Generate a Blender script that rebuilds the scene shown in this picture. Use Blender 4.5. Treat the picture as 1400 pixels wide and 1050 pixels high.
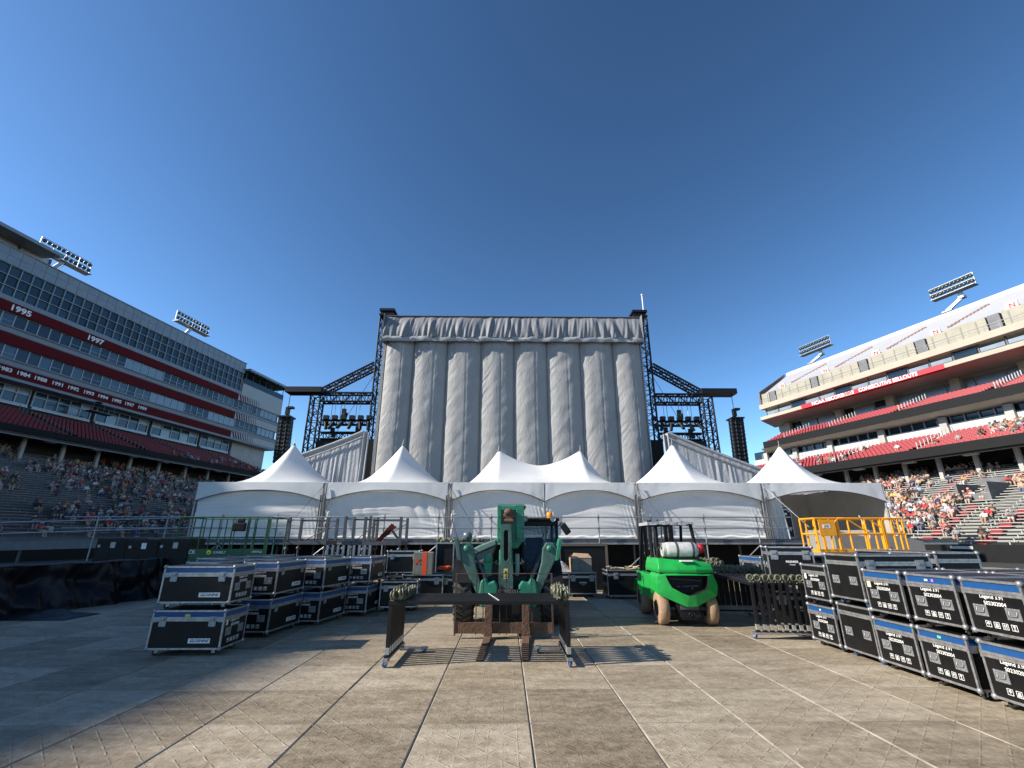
import bpy, math, random
import numpy as np
from mathutils import Matrix, Vector, noise
for o in list(bpy.data.objects): bpy.data.objects.remove(o)
S = bpy.context.scene; COL = S.collection
R = math.radians
random.seed(7)

# ---------------------------------------------------------------- camera, sky, sun, exposure
cam = bpy.data.cameras.new('camera'); cam.lens = 16.0; cam.sensor_width = 36.0; cam.clip_start = 0.05; cam.clip_end = 3000
camo = bpy.data.objects.new('camera', cam); COL.objects.link(camo)
camo.location = (0, 0, 1.75); camo.rotation_euler = (R(90 + 18.65), 0, R(-0.785)); S.camera = camo
SUN_EL, SUN_AZ = 31.6, 258.5          # azimuth clockwise from +Y
W = bpy.data.worlds.new('World'); S.world = W; W.use_nodes = True
nt = W.node_tree; nt.nodes.clear()
wo = nt.nodes.new('ShaderNodeOutputWorld'); bg = nt.nodes.new('ShaderNodeBackground')
sk = nt.nodes.new('ShaderNodeTexSky'); sk.sky_type = 'NISHITA'; sk.sun_disc = False
sk.sun_elevation = R(SUN_EL); sk.sun_rotation = R(SUN_AZ); sk.air_density = 1.0; sk.dust_density = 0.8; sk.ozone_density = 2.5; sk.altitude = 1500
gm = nt.nodes.new('ShaderNodeGamma'); gm.inputs[1].default_value = 1.45
hs = nt.nodes.new('ShaderNodeHueSaturation'); hs.inputs['Hue'].default_value = .491; hs.inputs['Saturation'].default_value = 1.0
nt.links.new(sk.outputs[0], gm.inputs[0]); nt.links.new(gm.outputs[0], hs.inputs['Color']); nt.links.new(hs.outputs[0], bg.inputs[0])
bg.inputs[1].default_value = 0.064
nt.links.new(bg.outputs[0], wo.inputs[0])
sl = bpy.data.lights.new('sun', 'SUN'); sl.energy = 5.0; sl.angle = R(0.53); sl.color = (1.0, 0.93, 0.82)
so = bpy.data.objects.new('sun', sl); COL.objects.link(so); so.location = (-60, -10, 60)
sd = Vector((math.sin(R(SUN_AZ)) * math.cos(R(SUN_EL)), math.cos(R(SUN_AZ)) * math.cos(R(SUN_EL)), math.sin(R(SUN_EL))))
so.rotation_euler = sd.to_track_quat('Z', 'Y').to_euler()
S.view_settings.view_transform = 'Standard'; S.view_settings.look = 'None'; S.view_settings.gamma = 1.0
S.view_settings.exposure = 0.75; S.view_settings.use_curve_mapping = False
S.render.resolution_x = 1024; S.render.resolution_y = 768

# ---------------------------------------------------------------- helpers
class MB:
    def __init__(s): s.v = []; s.f = []; s.m = []; s.s = []
    def add(s, vs, fs, mi=0, sm=False, M=None):
        b = len(s.v)
        if M is not None: vs = [M @ Vector(p) for p in vs]
        s.v += [tuple(p) for p in vs]
        for f in fs: s.f.append(tuple(i + b for i in f)); s.m.append(mi); s.s.append(sm)
        return s
    def box(s, x0, y0, z0, x1, y1, z1, mi=0, M=None):
        return s.add([(x0,y0,z0),(x1,y0,z0),(x1,y1,z0),(x0,y1,z0),(x0,y0,z1),(x1,y0,z1),(x1,y1,z1),(x0,y1,z1)],
                     [(0,3,2,1),(4,5,6,7),(0,1,5,4),(1,2,6,5),(2,3,7,6),(3,0,4,7)], mi, False, M)
    def cb(s, cx, cy, cz, sx, sy, sz, mi=0, M=None):
        return s.box(cx-sx/2, cy-sy/2, cz-sz/2, cx+sx/2, cy+sy/2, cz+sz/2, mi, M)
    def beam(s, p, q, w, h, mi=0, up=(0,0,1)):           # box section between two points
        p = Vector(p); q = Vector(q); d = (q-p); L = d.length; d.normalize(); u = Vector(up)
        r = d.cross(u)
        if r.length < 1e-4: r = d.cross(Vector((0,1,0)))
        r.normalize(); u = r.cross(d)
        M = Matrix((r, d, u)).transposed().to_4x4(); M.translation = p
        return s.box(-w/2, 0, -h/2, w/2, L, h/2, mi, M)
    def tube(s, p, q, r, n=8, mi=0, r2=None, cap=True):
        p = Vector(p); q = Vector(q); d = (q-p).normalized(); a = d.orthogonal().normalized(); b = d.cross(a)
        r2 = r if r2 is None else r2; vs = []
        for c, rr in ((p, r), (q, r2)):
            for i in range(n):
                t = 2*math.pi*i/n; vs.append(c + (a*math.cos(t) + b*math.sin(t))*rr)
        s.add(vs, [(i, (i+1) % n, n+(i+1) % n, n+i) for i in range(n)], mi, n > 5)
        if cap: s.add(vs, [tuple(range(n-1, -1, -1)), tuple(range(n, 2*n))], mi)
        return s
    def path(s, pts, r, n=8, mi=0):
        pts = [Vector(p) for p in pts]; vs = []; a = None
        for i, p in enumerate(pts):
            d = (pts[min(i+1, len(pts)-1)] - pts[max(i-1, 0)]).normalized()
            a = d.orthogonal() if a is None else a - d*a.dot(d)
            a.normalize(); b = d.cross(a)
            for k in range(n):
                t = 2*math.pi*k/n; vs.append(p + (a*math.cos(t) + b*math.sin(t))*r)
        fs = []
        for i in range(len(pts)-1):
            for k in range(n): fs.append((i*n+k, i*n+(k+1) % n, (i+1)*n+(k+1) % n, (i+1)*n+k))
        s.add(vs, fs, mi, True); m = len(pts)-1
        s.add(vs, [tuple(range(n-1, -1, -1)), tuple(range(m*n, m*n+n))], mi)
        return s
    def prism(s, pts, a, b, ax='y', mi=0, M=None):       # extrude a 2D outline along an axis
        n = len(pts)
        def P(p, t): return {'y': (p[0], t, p[1]), 'x': (t, p[0], p[1]), 'z': (p[0], p[1], t)}[ax]
        vs = [P(p, a) for p in pts] + [P(p, b) for p in pts]
        return s.add(vs, [(i, (i+1) % n, n+(i+1) % n, n+i) for i in range(n)] + [tuple(range(n-1, -1, -1)), tuple(range(n, 2*n))], mi, False, M)
    def lathe(s, prof, c, ax='z', n=20, mi=0, sm=True):  # prof: (radius, offset along axis)
        vs = []
        for r, t in prof:
            for i in range(n):
                k = 2*math.pi*i/n; u, w = r*math.cos(k), r*math.sin(k)
                vs.append({'z': (c[0]+u, c[1]+w, c[2]+t), 'x': (c[0]+t, c[1]+u, c[2]+w), 'y': (c[0]+w, c[1]+t, c[2]+u)}[ax])
        fs = []
        for j in range(len(prof)-1):
            for i in range(n): fs.append((j*n+i, j*n+(i+1) % n, (j+1)*n+(i+1) % n, (j+1)*n+i))
        return s.add(vs, fs, mi, sm)
    def grid(s, fn, nu, nv, mi=0, sm=True):
        vs = [fn(i/nu, j/nv) for j in range(nv+1) for i in range(nu+1)]
        return s.add(vs, [(j*(nu+1)+i, j*(nu+1)+i+1, (j+1)*(nu+1)+i+1, (j+1)*(nu+1)+i) for j in range(nv) for i in range(nu)], mi, sm)
    def strip(s, pts, ends, mi=0):                       # profile (x,z) swept along y; ends = [(y0,y1)...]
        if isinstance(ends, tuple): ends = [ends]*len(pts)
        vs = []
        for (x, z), (a, b) in zip(pts, ends): vs += [(x, a, z), (x, b, z)]
        return s.add(vs, [(2*i, 2*i+1, 2*i+3, 2*i+2) for i in range(len(pts)-1)], mi)
    def mesh(s, name, mats):
        me = bpy.data.meshes.new(name); me.from_pydata(s.v, [], s.f)
        for m in (mats if isinstance(mats, (list, tuple)) else [mats]): me.materials.append(m)
        me.polygons.foreach_set('material_index', s.m); me.polygons.foreach_set('use_smooth', s.s); me.update()
        return me
    def build(s, name, mats, parent=None, loc=None, rot=None, bevel=0):
        return obj(name, s.mesh(name, mats), parent, loc, rot, bevel)
def obj(name, me, parent=None, loc=None, rot=None, bevel=0):
    o = bpy.data.objects.new(name, me); COL.objects.link(o)
    if parent: o.parent = parent
    if loc: o.location = loc
    if rot: o.rotation_euler = rot
    if bevel:
        b = o.modifiers.new('bevel', 'BEVEL'); b.width = bevel; b.segments = 2; b.limit_method = 'ANGLE'; b.angle_limit = R(35)
    return o
def tag(o, label=None, cat=None, group=None, kind=None):
    if label: o['label'] = label
    if cat: o['category'] = cat
    if group: o['group'] = group
    if kind: o['kind'] = kind
    return o
def thing(name, label, cat, loc=(0,0,0), rz=0, group=None):
    o = bpy.data.objects.new(name, None); COL.objects.link(o); o.location = loc; o.rotation_euler = (0, 0, rz); o.empty_display_size = .2
    return tag(o, label, cat, group)
KIDS = {}
def kids(o): return [c for c in bpy.data.objects if c.parent == o]
def dup(root, loc, rz=0, label=None, group=None):
    if root.name not in KIDS: KIDS[root.name] = [(c, [(d, []) for d in kids(c)]) for c in kids(root)]
    r = root.copy(); COL.objects.link(r); r.location = loc; r.rotation_euler = (0, 0, rz)
    if label: r['label'] = label
    if group: r['group'] = group
    for c, gs in KIDS[root.name]:
        cc = c.copy(); COL.objects.link(cc); cc.parent = r
        for d, _ in gs:
            dd = d.copy(); COL.objects.link(dd); dd.parent = cc
    return r

# ---------------------------------------------------------------- materials
def nodes(m): m.use_nodes = True; return m.node_tree.nodes, m.node_tree.links, m.node_tree.nodes['Principled BSDF']
def mat(name, col, rough=.6, metal=0, nz=0, nsc=4, bump=0, bsc=30, spec=.5, stretch=None, two=None, coat=0):
    m = bpy.data.materials.new(name); N, Lk, b = nodes(m)
    b.inputs['Base Color'].default_value = (*col, 1); b.inputs['Roughness'].default_value = rough; b.inputs['Metallic'].default_value = metal
    b.inputs['Specular IOR Level'].default_value = spec
    if coat: b.inputs['Coat Weight'].default_value = coat; b.inputs['Coat Roughness'].default_value = .15
    if nz or bump or two:
        tc = N.new('ShaderNodeTexCoord'); mp = N.new('ShaderNodeMapping'); Lk.new(tc.outputs['Object'], mp.inputs[0])
        if stretch: mp.inputs['Scale'].default_value = stretch
    if nz or two:
        t = N.new('ShaderNodeTexNoise'); t.inputs['Scale'].default_value = nsc; t.inputs['Detail'].default_value = 6; t.inputs['Roughness'].default_value = .65
        Lk.new(mp.outputs[0], t.inputs[0])
        cr = N.new('ShaderNodeValToRGB'); cr.color_ramp.elements[0].position = .32; cr.color_ramp.elements[1].position = .68
        lo = two if two else tuple(c*(1-nz) for c in col); hi = col if two else tuple(min(1, c*(1+nz*.6)) for c in col)
        cr.color_ramp.elements[0].color = (*lo, 1); cr.color_ramp.elements[1].color = (*hi, 1)
        Lk.new(t.outputs[0], cr.inputs[0]); Lk.new(cr.outputs[0], b.inputs['Base Color'])
        mr = N.new('ShaderNodeMapRange'); mr.inputs[3].default_value = max(.05, rough-.12); mr.inputs[4].default_value = min(1, rough+.12)
        Lk.new(t.outputs[0], mr.inputs[0]); Lk.new(mr.outputs[0], b.inputs['Roughness'])
    if bump:
        t2 = N.new('ShaderNodeTexNoise'); t2.inputs['Scale'].default_value = bsc; t2.inputs['Detail'].default_value = 5
        Lk.new(mp.outputs[0], t2.inputs[0]); bp = N.new('ShaderNodeBump'); bp.inputs['Strength'].default_value = bump; bp.inputs['Distance'].default_value = .05
        Lk.new(t2.outputs[0], bp.inputs['Height']); Lk.new(bp.outputs[0], b.inputs['Normal'])
    return m
def glassmat(name, tint, rough=.04, trans=.5):
    m = bpy.data.materials.new(name); N, Lk, b = nodes(m)
    b.inputs['Base Color'].default_value = (*tint, 1); b.inputs['Roughness'].default_value = rough; b.inputs['Specular IOR Level'].default_value = .8
    t = N.new('ShaderNodeBsdfTransparent'); t.inputs[0].default_value = (.75, .85, .9, 1)
    mx = N.new('ShaderNodeMixShader'); mx.inputs[0].default_value = trans
    Lk.new(b.outputs[0], mx.inputs[1]); Lk.new(t.outputs[0], mx.inputs[2]); Lk.new(mx.outputs[0], N['Material Output'].inputs[0])
    return m
BLACK = mat('black_laminate', (.0065,.0065,.0075), .45, nz=.35, nsc=5, spec=.28)
def add_scuffs(m, col=(.06,.06,.062), amt=.5, sc=(3,3,30)):
    N, Lk, b = m.node_tree.nodes, m.node_tree.links, m.node_tree.nodes['Principled BSDF']; src = b.inputs['Base Color'].links[0].from_socket
    ge = N.new('ShaderNodeNewGeometry'); mp = N.new('ShaderNodeMapping'); mp.inputs['Scale'].default_value = sc; mp.inputs['Rotation'].default_value = (.5, .4, .3); Lk.new(ge.outputs['Position'], mp.inputs[0])
    t = N.new('ShaderNodeTexNoise'); t.inputs['Scale'].default_value = 2.2; t.inputs['Detail'].default_value = 9; t.inputs['Roughness'].default_value = .8; Lk.new(mp.outputs[0], t.inputs[0])
    r = N.new('ShaderNodeMapRange'); r.inputs[1].default_value = .60; r.inputs[2].default_value = .72; r.inputs[4].default_value = amt; Lk.new(t.outputs[0], r.inputs[0])
    mx = N.new('ShaderNodeMix'); mx.data_type = 'RGBA'; mx.inputs['B'].default_value = (*col, 1); Lk.new(r.outputs[0], mx.inputs['Factor']); Lk.new(src, mx.inputs['A']); Lk.new(mx.outputs['Result'], b.inputs['Base Color'])
add_scuffs(BLACK)
BLACKP = mat('black_paint', (.008,.008,.009), .55, nz=.4, nsc=8, bump=.1, bsc=60, spec=.28)
ALU = mat('aluminium', (.44,.44,.455), .40, .75, nz=.35, nsc=14)
STEEL = mat('galvanised_steel', (.33,.34,.355), .45, .65, nz=.3, nsc=12)
DSTEEL = mat('dull_steel', (.085,.09,.10), .55, .3, nz=.35, nsc=9)
BLUE = mat('blue_stripe', (.005,.062,.21), .5, nz=.15, nsc=6)
WHITE = mat('white_print', (.78,.78,.76), .6)
INK = mat('dark_blue_ink', (.01,.03,.10), .6)
RUBBER = mat('rubber', (.02,.02,.021), .8, nz=.5, nsc=9, bump=.2)
DUSTYRUBBER = mat('dusty_rubber', (.055,.052,.048), .85, two=(.022,.021,.02), nsc=7, bump=.25)
WHEELBLUE = mat('blue_wheel', (.03,.09,.25), .5)
GREEN = mat('teal_green_paint', (.020,.235,.135), .48, two=(.016,.125,.078), nsc=6, bump=.12)
PALEGREEN = mat('pale_green_paint', (.15,.24,.215), .5, nz=.25, nsc=4, coat=.15)
GREYGREEN = mat('worn_grey_green', (.055,.135,.11), .5, two=(.035,.065,.055), nsc=9, bump=.12)
LIME = mat('bright_green_paint', (.006,.36,.055), .42, two=(.012,.25,.045), nsc=5, bump=.04, coat=.12)
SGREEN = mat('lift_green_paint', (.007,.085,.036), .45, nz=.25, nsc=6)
YELLOW = mat('yellow_paint', (.76,.31,.004), .42, nz=.15, nsc=6)
RUST = mat('rusty_steel', (.16,.085,.05), .75, two=(.075,.042,.028), nsc=9, bump=.3)
TAN = mat('tan_solid_tyre', (.36,.24,.14), .8, two=(.24,.16,.10), nsc=10, bump=.2)
CHROME = mat('chrome', (.7,.7,.72), .15, 1)
OLIVE = mat('olive_coupler', (.17,.175,.115), .5, .35, nz=.5, nsc=30)
REDP = mat('red_print', (.45,.012,.02), .5)
ORANGE = mat('orange_plastic', (.85,.10,.01), .5)
AMBER = mat('amber_lens', (.85,.25,.01), .3)
CARD = mat('cardboard', (.36,.25,.15), .8, nz=.25, nsc=6)
GREYBOX = mat('grey_fibre_case', (.22,.215,.17), .7, nz=.25, nsc=8)
DGLASS = mat('dark_glass', (.008,.018,.026), .06, spec=.5)
SKYGLASS = mat('facade_glass', (.022,.045,.065), .07, spec=.55, nz=.5, nsc=.25)
PALEPANE = mat('blinded_pane', (.20,.25,.29), .2, spec=.8, nz=.3, nsc=.4)
CABGLASS = glassmat('cab_glass', (.012,.04,.075), .04, .6)

# ---------------------------------------------------------------- ground and event floor
def nmath(N, Lk, op, a, b=None, c=None):
    n = N.new('ShaderNodeMath'); n.operation = op
    for i, x in enumerate((a, b, c)):
        if x is None: continue
        if isinstance(x, (int, float)): n.inputs[i].default_value = x
        else: Lk.new(x, n.inputs[i])
    return n.outputs[0]
def floor_mat():
    m = bpy.data.materials.new('event_floor_plastic'); N, Lk, b = nodes(m)
    tc = N.new('ShaderNodeTexCoord'); ge = N.new('ShaderNodeNewGeometry'); sp = N.new('ShaderNodeSeparateXYZ'); Lk.new(ge.outputs['Position'], sp.inputs[0])
    f = lambda op, a, b=None, c=None: nmath(N, Lk, op, a, b, c)
    x, y = sp.outputs[0], sp.outputs[1]; c = 1.07/8
    x = f('SUBTRACT', x, .25); y = f('SUBTRACT', y, 5.37)
    def ridge(e, per, w):
        d = f('ABSOLUTE', f('SUBTRACT', f('FRACT', f('DIVIDE', f('ADD', e, 100*per), per)), .5))   # .5 on the line
        return f('SMOOTH_MIN', f('MAXIMUM', f('DIVIDE', f('SUBTRACT', d, .5-w), w), 0), 1, .2)
    l1 = ridge(f('ADD', x, y), c*2, .06); l2 = ridge(f('SUBTRACT', x, y), c*2, .06); l3 = ridge(x, c, .07); l4 = ridge(y, c*2, .04)
    wv = N.new('ShaderNodeTexNoise'); wv.inputs['Scale'].default_value = 13; wv.inputs['Detail'].default_value = 4; Lk.new(ge.outputs['Position'], wv.inputs[0])
    brk = N.new('ShaderNodeMapRange'); brk.inputs[1].default_value = .42; brk.inputs[2].default_value = .62; Lk.new(wv.outputs[0], brk.inputs[0])
    ln = f('MULTIPLY', f('MAXIMUM', f('MAXIMUM', l1, l2), f('MAXIMUM', f('MULTIPLY', l3, .45), f('MULTIPLY', l4, .3))), brk.outputs[0])
    oi = N.new('ShaderNodeObjectInfo')
    n1 = N.new('ShaderNodeTexNoise'); n1.inputs['Scale'].default_value = 1.4; n1.inputs['Detail'].default_value = 9; n1.inputs['Roughness'].default_value = .72
    mp = N.new('ShaderNodeMapping'); mp.inputs['Scale'].default_value = (1, 2.6, 1); Lk.new(ge.outputs['Position'], mp.inputs[0]); Lk.new(mp.outputs[0], n1.inputs[0])
    n2 = N.new('ShaderNodeTexNoise'); n2.inputs['Scale'].default_value = 11; n2.inputs['Detail'].default_value = 10; n2.inputs['Roughness'].default_value = .75; Lk.new(ge.outputs['Position'], n2.inputs[0])
    r1 = N.new('ShaderNodeValToRGB'); e = r1.color_ramp.elements; e[0].position = .34; e[0].color = (.135,.102,.066,1); e[1].position = .67; e[1].color = (.46,.395,.305,1)
    k = e.new(.5); k.color = (.285,.232,.162,1)
    mix = f('ADD', f('ADD', f('MULTIPLY', n1.outputs[0], .52), f('MULTIPLY', n2.outputs[0], .48)), f('MULTIPLY', f('SUBTRACT', oi.outputs['Random'], .5), .15))
    Lk.new(mix, r1.inputs[0])
    # dark scuffs
    n3 = N.new('ShaderNodeTexNoise'); n3.inputs['Scale'].default_value = 2.1; n3.inputs['Detail'].default_value = 12; n3.inputs['Roughness'].default_value = .8; Lk.new(mp.outputs[0], n3.inputs[0])
    r3 = N.new('ShaderNodeMapRange'); r3.inputs[1].default_value = .62; r3.inputs[2].default_value = .70; Lk.new(n3.outputs[0], r3.inputs[0])
    mx = N.new('ShaderNodeMix'); mx.data_type = 'RGBA'; mx.inputs['B'].default_value = (.05,.045,.04,1); Lk.new(f('MULTIPLY', r3.outputs[0], .55), mx.inputs['Factor']); Lk.new(r1.outputs[0], mx.inputs['A'])
    mw = N.new('ShaderNodeMix'); mw.data_type = 'RGBA'; mw.inputs['B'].default_value = (.36,.32,.26,1); Lk.new(f('MULTIPLY', ln, .14), mw.inputs['Factor']); Lk.new(mx.outputs['Result'], mw.inputs['A'])
    Lk.new(mw.outputs['Result'], b.inputs['Base Color']); b.inputs['Roughness'].default_value = .62; b.inputs['Specular IOR Level'].default_value = .35
    bp = N.new('ShaderNodeBump'); bp.inputs['Distance'].default_value = .012; bp.inputs['Strength'].default_value = .6
    Lk.new(f('ADD', ln, f('MULTIPLY', n2.outputs[0], 1.1)), bp.inputs['Height']); Lk.new(bp.outputs[0], b.inputs['Normal'])
    return m
FLOOR = floor_mat()
LIP = mat('panel_lip', (.32,.285,.235), .65, nz=.45, nsc=3)
TURF = mat('field_surface', (.032,.035,.027), .95, nz=.4, nsc=.6)
tag(MB().add([(-600,-600,-.09),(600,-600,-.09),(600,600,-.09),(-600,600,-.09)], [(0,1,2,3)]).build('ground', TURF), kind='structure')
ef = MB().box(-27, -12, -.07, 31, 31, -.03).build('event_floor', mat('floor_underside', (.06,.055,.05), .9)); tag(ef, kind='structure')
T = 1.07; h = T/2 - .004; bv = .011; by_ = .004
def panel_into(mb, cx, cy, z=0):
    a, c, d = h, h-bv, h-by_
    vs = [(cx+i*a, cy+j*a, z-.028) for i, j in ((-1,-1),(1,-1),(1,1),(-1,1))] + [(cx+i*a, cy+j*a, z-.010) for i, j in ((-1,-1),(1,-1),(1,1),(-1,1))] + [(cx+i*c, cy+j*d, z) for i, j in ((-1,-1),(1,-1),(1,1),(-1,1))]
    mb.add(vs, [(8,9,10,11)], 0)
    mb.add(vs, [(k+4, (k+1) % 4+4, (k+1) % 4+8, k+8) for k in range(4)] + [(k, (k+1) % 4, (k+1) % 4+4, k+4) for k in range(4)], 1)
pm = MB(); panel_into(pm, 0, 0); pmesh = pm.mesh('floor_panel', [FLOOR, LIP]); far = MB()
for i in range(-25, 28):
    for j in range(-14, 23):
        cx, cy = .25 + T*(i+.5), 5.37 + T*(j+.5)
        if -11 <= i < 11 and -3 <= j < 10:
            obj('floor_panel', pmesh, ef, (cx, cy, random.uniform(-.003, .0015)), (random.gauss(0, .0012), random.gauss(0, .0012), 0))
        elif -26 < cx < 30 and cy < 30: panel_into(far, cx, cy, random.uniform(-.003, .001))
tag(far.build('floor_panel', [FLOOR, LIP], ef), kind='stuff')

# ---------------------------------------------------------------- lettering
TXT = {}
def text_mesh(s, bold=0.0, shear=0.0, slab=False):
    key = (s, bold, shear)
    if key in TXT: return TXT[key]
    c = bpy.data.curves.new('text', 'FONT'); c.body = s; c.size = 1; c.offset = bold; c.shear = shear; c.align_x = 'CENTER'; c.align_y = 'CENTER'; c.resolution_u = 3; c.extrude = .012
    o = bpy.data.objects.new('text', c); COL.objects.link(o)
    me = bpy.data.meshes.new_from_object(o.evaluated_get(bpy.context.evaluated_depsgraph_get())); bpy.data.objects.remove(o); bpy.data.curves.remove(c)
    me.materials.clear(); TXT[key] = me; return me
def letters(s, m, parent, pos, right, up, size, bold=.012, shear=0, sx=1, name='lettering'):
    me = text_mesh(s, bold, shear); k = s + m.name + str(bold) + str(shear)
    if k not in TXT:
        me = me.copy(); me.materials.append(m); TXT[k] = me
    me = TXT[k]; o = obj(name, me, parent)
    r = Vector(right).normalized(); u = Vector(up).normalized(); n = r.cross(u)
    M = Matrix((r*size*sx, u*size, n*size)).transposed().to_4x4(); M.translation = Vector(pos)
    o.matrix_local = M; return o

# ---------------------------------------------------------------- left grandstand (shaded side)
AL, AR = math.atan(.189), math.atan(.32)
CONC = mat('pale_concrete', (.40,.385,.36), .8, nz=.18, nsc=.5, bump=.05, bsc=8)
PANELM = mat('grey_metal_panel', (.21,.225,.25), .42, .3, nz=.12, nsc=.8)
MAROON = mat('dark_red_fascia', (.11,.006,.010), .75, nz=.15, nsc=1, spec=.15)
FRAME = mat('pale_window_frame', (.33,.345,.365), .45, .3)
SILL = mat('grey_sill', (.22,.235,.26), .55, nz=.12, nsc=.7)
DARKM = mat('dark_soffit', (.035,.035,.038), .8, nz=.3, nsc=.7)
FASB = mat('black_fascia', (.009,.009,.010), .7, nz=.3, nsc=2, spec=.2)
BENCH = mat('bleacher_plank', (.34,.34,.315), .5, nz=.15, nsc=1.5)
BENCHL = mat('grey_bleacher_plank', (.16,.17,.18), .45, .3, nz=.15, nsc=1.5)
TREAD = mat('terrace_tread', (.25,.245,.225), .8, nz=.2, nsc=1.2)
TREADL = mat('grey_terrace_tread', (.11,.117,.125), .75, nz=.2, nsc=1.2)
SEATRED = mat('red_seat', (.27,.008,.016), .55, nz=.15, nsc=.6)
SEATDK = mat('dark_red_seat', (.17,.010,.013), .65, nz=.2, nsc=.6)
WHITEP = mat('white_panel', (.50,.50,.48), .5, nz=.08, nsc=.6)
LGS = thing('grandstand', 'tall shaded grandstand with dark red bands, ribbon windows and championship years on the left', 'grandstand', (0,0,-.44), -AL); KL = 1.25; LGS.scale = (KL, KL, KL)   # modelled at 1:1.25
RGS = thing('grandstand', 'sunlit cream grandstand with red seats and a consecutive sellouts banner on the right', 'grandstand', (0,0,-.7), AR); KR = 1.4; RGS.scale = (KR, KR, KR)   # modelled at 1:1.4
def box(name, m, par, x0, y0, z0, x1, y1, z1, **k): return MB().box(x0,y0,z0,x1,y1,z1).build(name, m, par, **k)
S0, S1, XF = -95, 71.2, -63.87
# upper facade: stacked bands, each butting the next
box('facade_core', DARKM, LGS, XF-14, S0, 18.56, XF-.63, S1-.3, 32.9)
box('parapet', PANELM, LGS, XF-.6, S0, 31.23, XF, S1, 33.13)
pj = MB()
for i in range(34):
    y = 30 + i*1.24
    if y < S1: pj.box(XF, y, 31.25, XF+.03, y+.05, 33.1)
pj.box(XF, S0, 32.2, XF+.03, S1, 32.25); pj.box(XF, S0, 33.131, XF+.12, S1, 33.25)
pj.build('parapet_joint', SILL, LGS)
box('sill', SILL, LGS, XF-.6, S0, 27.05, XF+.05, S1, 27.62)
SE = 82.8
for nm, z0, z1 in (('red_band', 25.9, 27.04), ('red_band', 22.32, 23.56), ('red_band', 18.89, 20.0)):
    box(nm, MAROON, LGS, XF-.6, S0, z0, XF+.18, 70.6, z1)
    w = MB(); w.box(XF-.6, 70.601, z0, XF+.15, SE, z1); w.build('white_band', mat('shaded_white_band', (.36,.36,.36), .5, nz=.08, nsc=.6) if 'shaded_white_band' not in bpy.data.materials else bpy.data.materials['shaded_white_band'], LGS)  # darker copy of the white panel, the left stand's shade put into its colour
    st = MB()                                                     # slanted red stripes fading out on the white band
    for i in range(9):
        y = 70.75 + i*.62; wd = .36 - i*.03
        st.add([(XF+.155, y+.5, z0+.02), (XF+.155, y+.5+wd, z0+.02), (XF+.155, y+wd, z1-.02), (XF+.155, y, z1-.02)], [(0,1,2,3)])
    st.build('slanted_stripe', MAROON, LGS)
for z0, z1 in ((23.57, 24.37), (20.01, 20.80)):
    s_ = MB(); s_.box(XF-.6, S0, z0, XF+.02, SE, z1); s_.box(XF+.02, S0, z1-.12, XF+.22, SE, z1-.001); s_.box(XF+.02, S0, z0+.1, XF+.10, SE, z0+.2); s_.build('sill', SILL, LGS)
box('slab', SILL, LGS, XF-4, S0, 18.55, XF+.1, SE, 18.88)
# ribbon windows: frame part, pane sub-part
def window_meshes(w, hh, pane):
    f = MB(); t = .05
    f.box(0, 0, 0, .12, w, t); f.box(0, 0, hh-t, .12, w, hh); f.box(0, 0, t, .12, t, hh-t); f.box(0, w-t, t, .12, w, hh-t)
    p = MB(); p.box(.02, t, t, .05, w-t, hh-t)
    q = MB(); q.box(.05, t, hh*.38, .08, w-t, hh*.38+.04)
    return f.mesh('window', FRAME), p.mesh('pane', pane), q.mesh('rail', FRAME)
wA = window_meshes(1.19, 1.51, DGLASS); wB = window_meshes(1.19, 1.50, PALEPANE); wC = window_meshes(1.19, 1.51, mat('deep_glass', (.006,.012,.016), .05, spec=.9))
def window(z, y, kind):
    f, p, q = kind; w = obj('window', f, LGS, (XF-.22, y, z)); obj('pane', p, w)
    if random.random() < .55: obj('rail', q, w)
for z, blanks, yend in ((24.38, ((49.7, 54.5), (78.3, 82.5)), SE), (20.81, ((54.7, 59.6), (65.7, 70.4), (78.3, 82.5)), SE)):
    y = 28.0
    while y + 1.2 < yend:
        b = any(a-.6 < y+.6 < c+.6 for a, c in blanks)
        window(z, y + .005, wB if b else random.choice((wA, wA, wC))); y += 1.2
    box('window_backing', DARKM, LGS, XF-.62, S0, z, XF-.45, 27.9, z+1.5)
wl = MB(); wl.box(XF-.6, 27.9, 24.371, XF-.5, SE, 25.899); wl.box(XF-.6, 27.9, 20.801, XF-.5, SE, 22.319)
wl.build('window_backing', DARKM, LGS)
# glazed curtain wall
cw = MB(); y0c = 27.5; ncol = 38; pc = (70.9-y0c)/ncol; zr = (27.66, 28.75, 30.0, 31.22)
for i in range(ncol+1): cw.box(XF-.35, y0c+i*pc-.03, 27.63, XF-.05, y0c+i*pc+.03, 31.22)
for z in zr: cw.box(XF-.35, y0c, z-.03, XF-.08, 70.9, z+.03 if z < 31 else z)
cw = cw.build('curtain_wall', FRAME, LGS)
pms = [MB().box(0, .035, .035, .03, pc-.035, b-a-.035).mesh('pane', SKYGLASS) for a, b in zip(zr, zr[1:])]
pmd = [MB().box(0, .035, .035, .03, pc-.035, b-a-.035).mesh('pane', DGLASS) for a, b in zip(zr, zr[1:])]
for i in range(ncol):
    for j in range(3): obj('pane', (pmd if j == 1 or random.random() < .2 else pms)[j], cw, (XF-.28, y0c+i*pc, zr[j]))
box('curtain_backing', DARKM, LGS, XF-.6, S0, 27.63, XF-.4, 70.9, 31.22)
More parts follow.
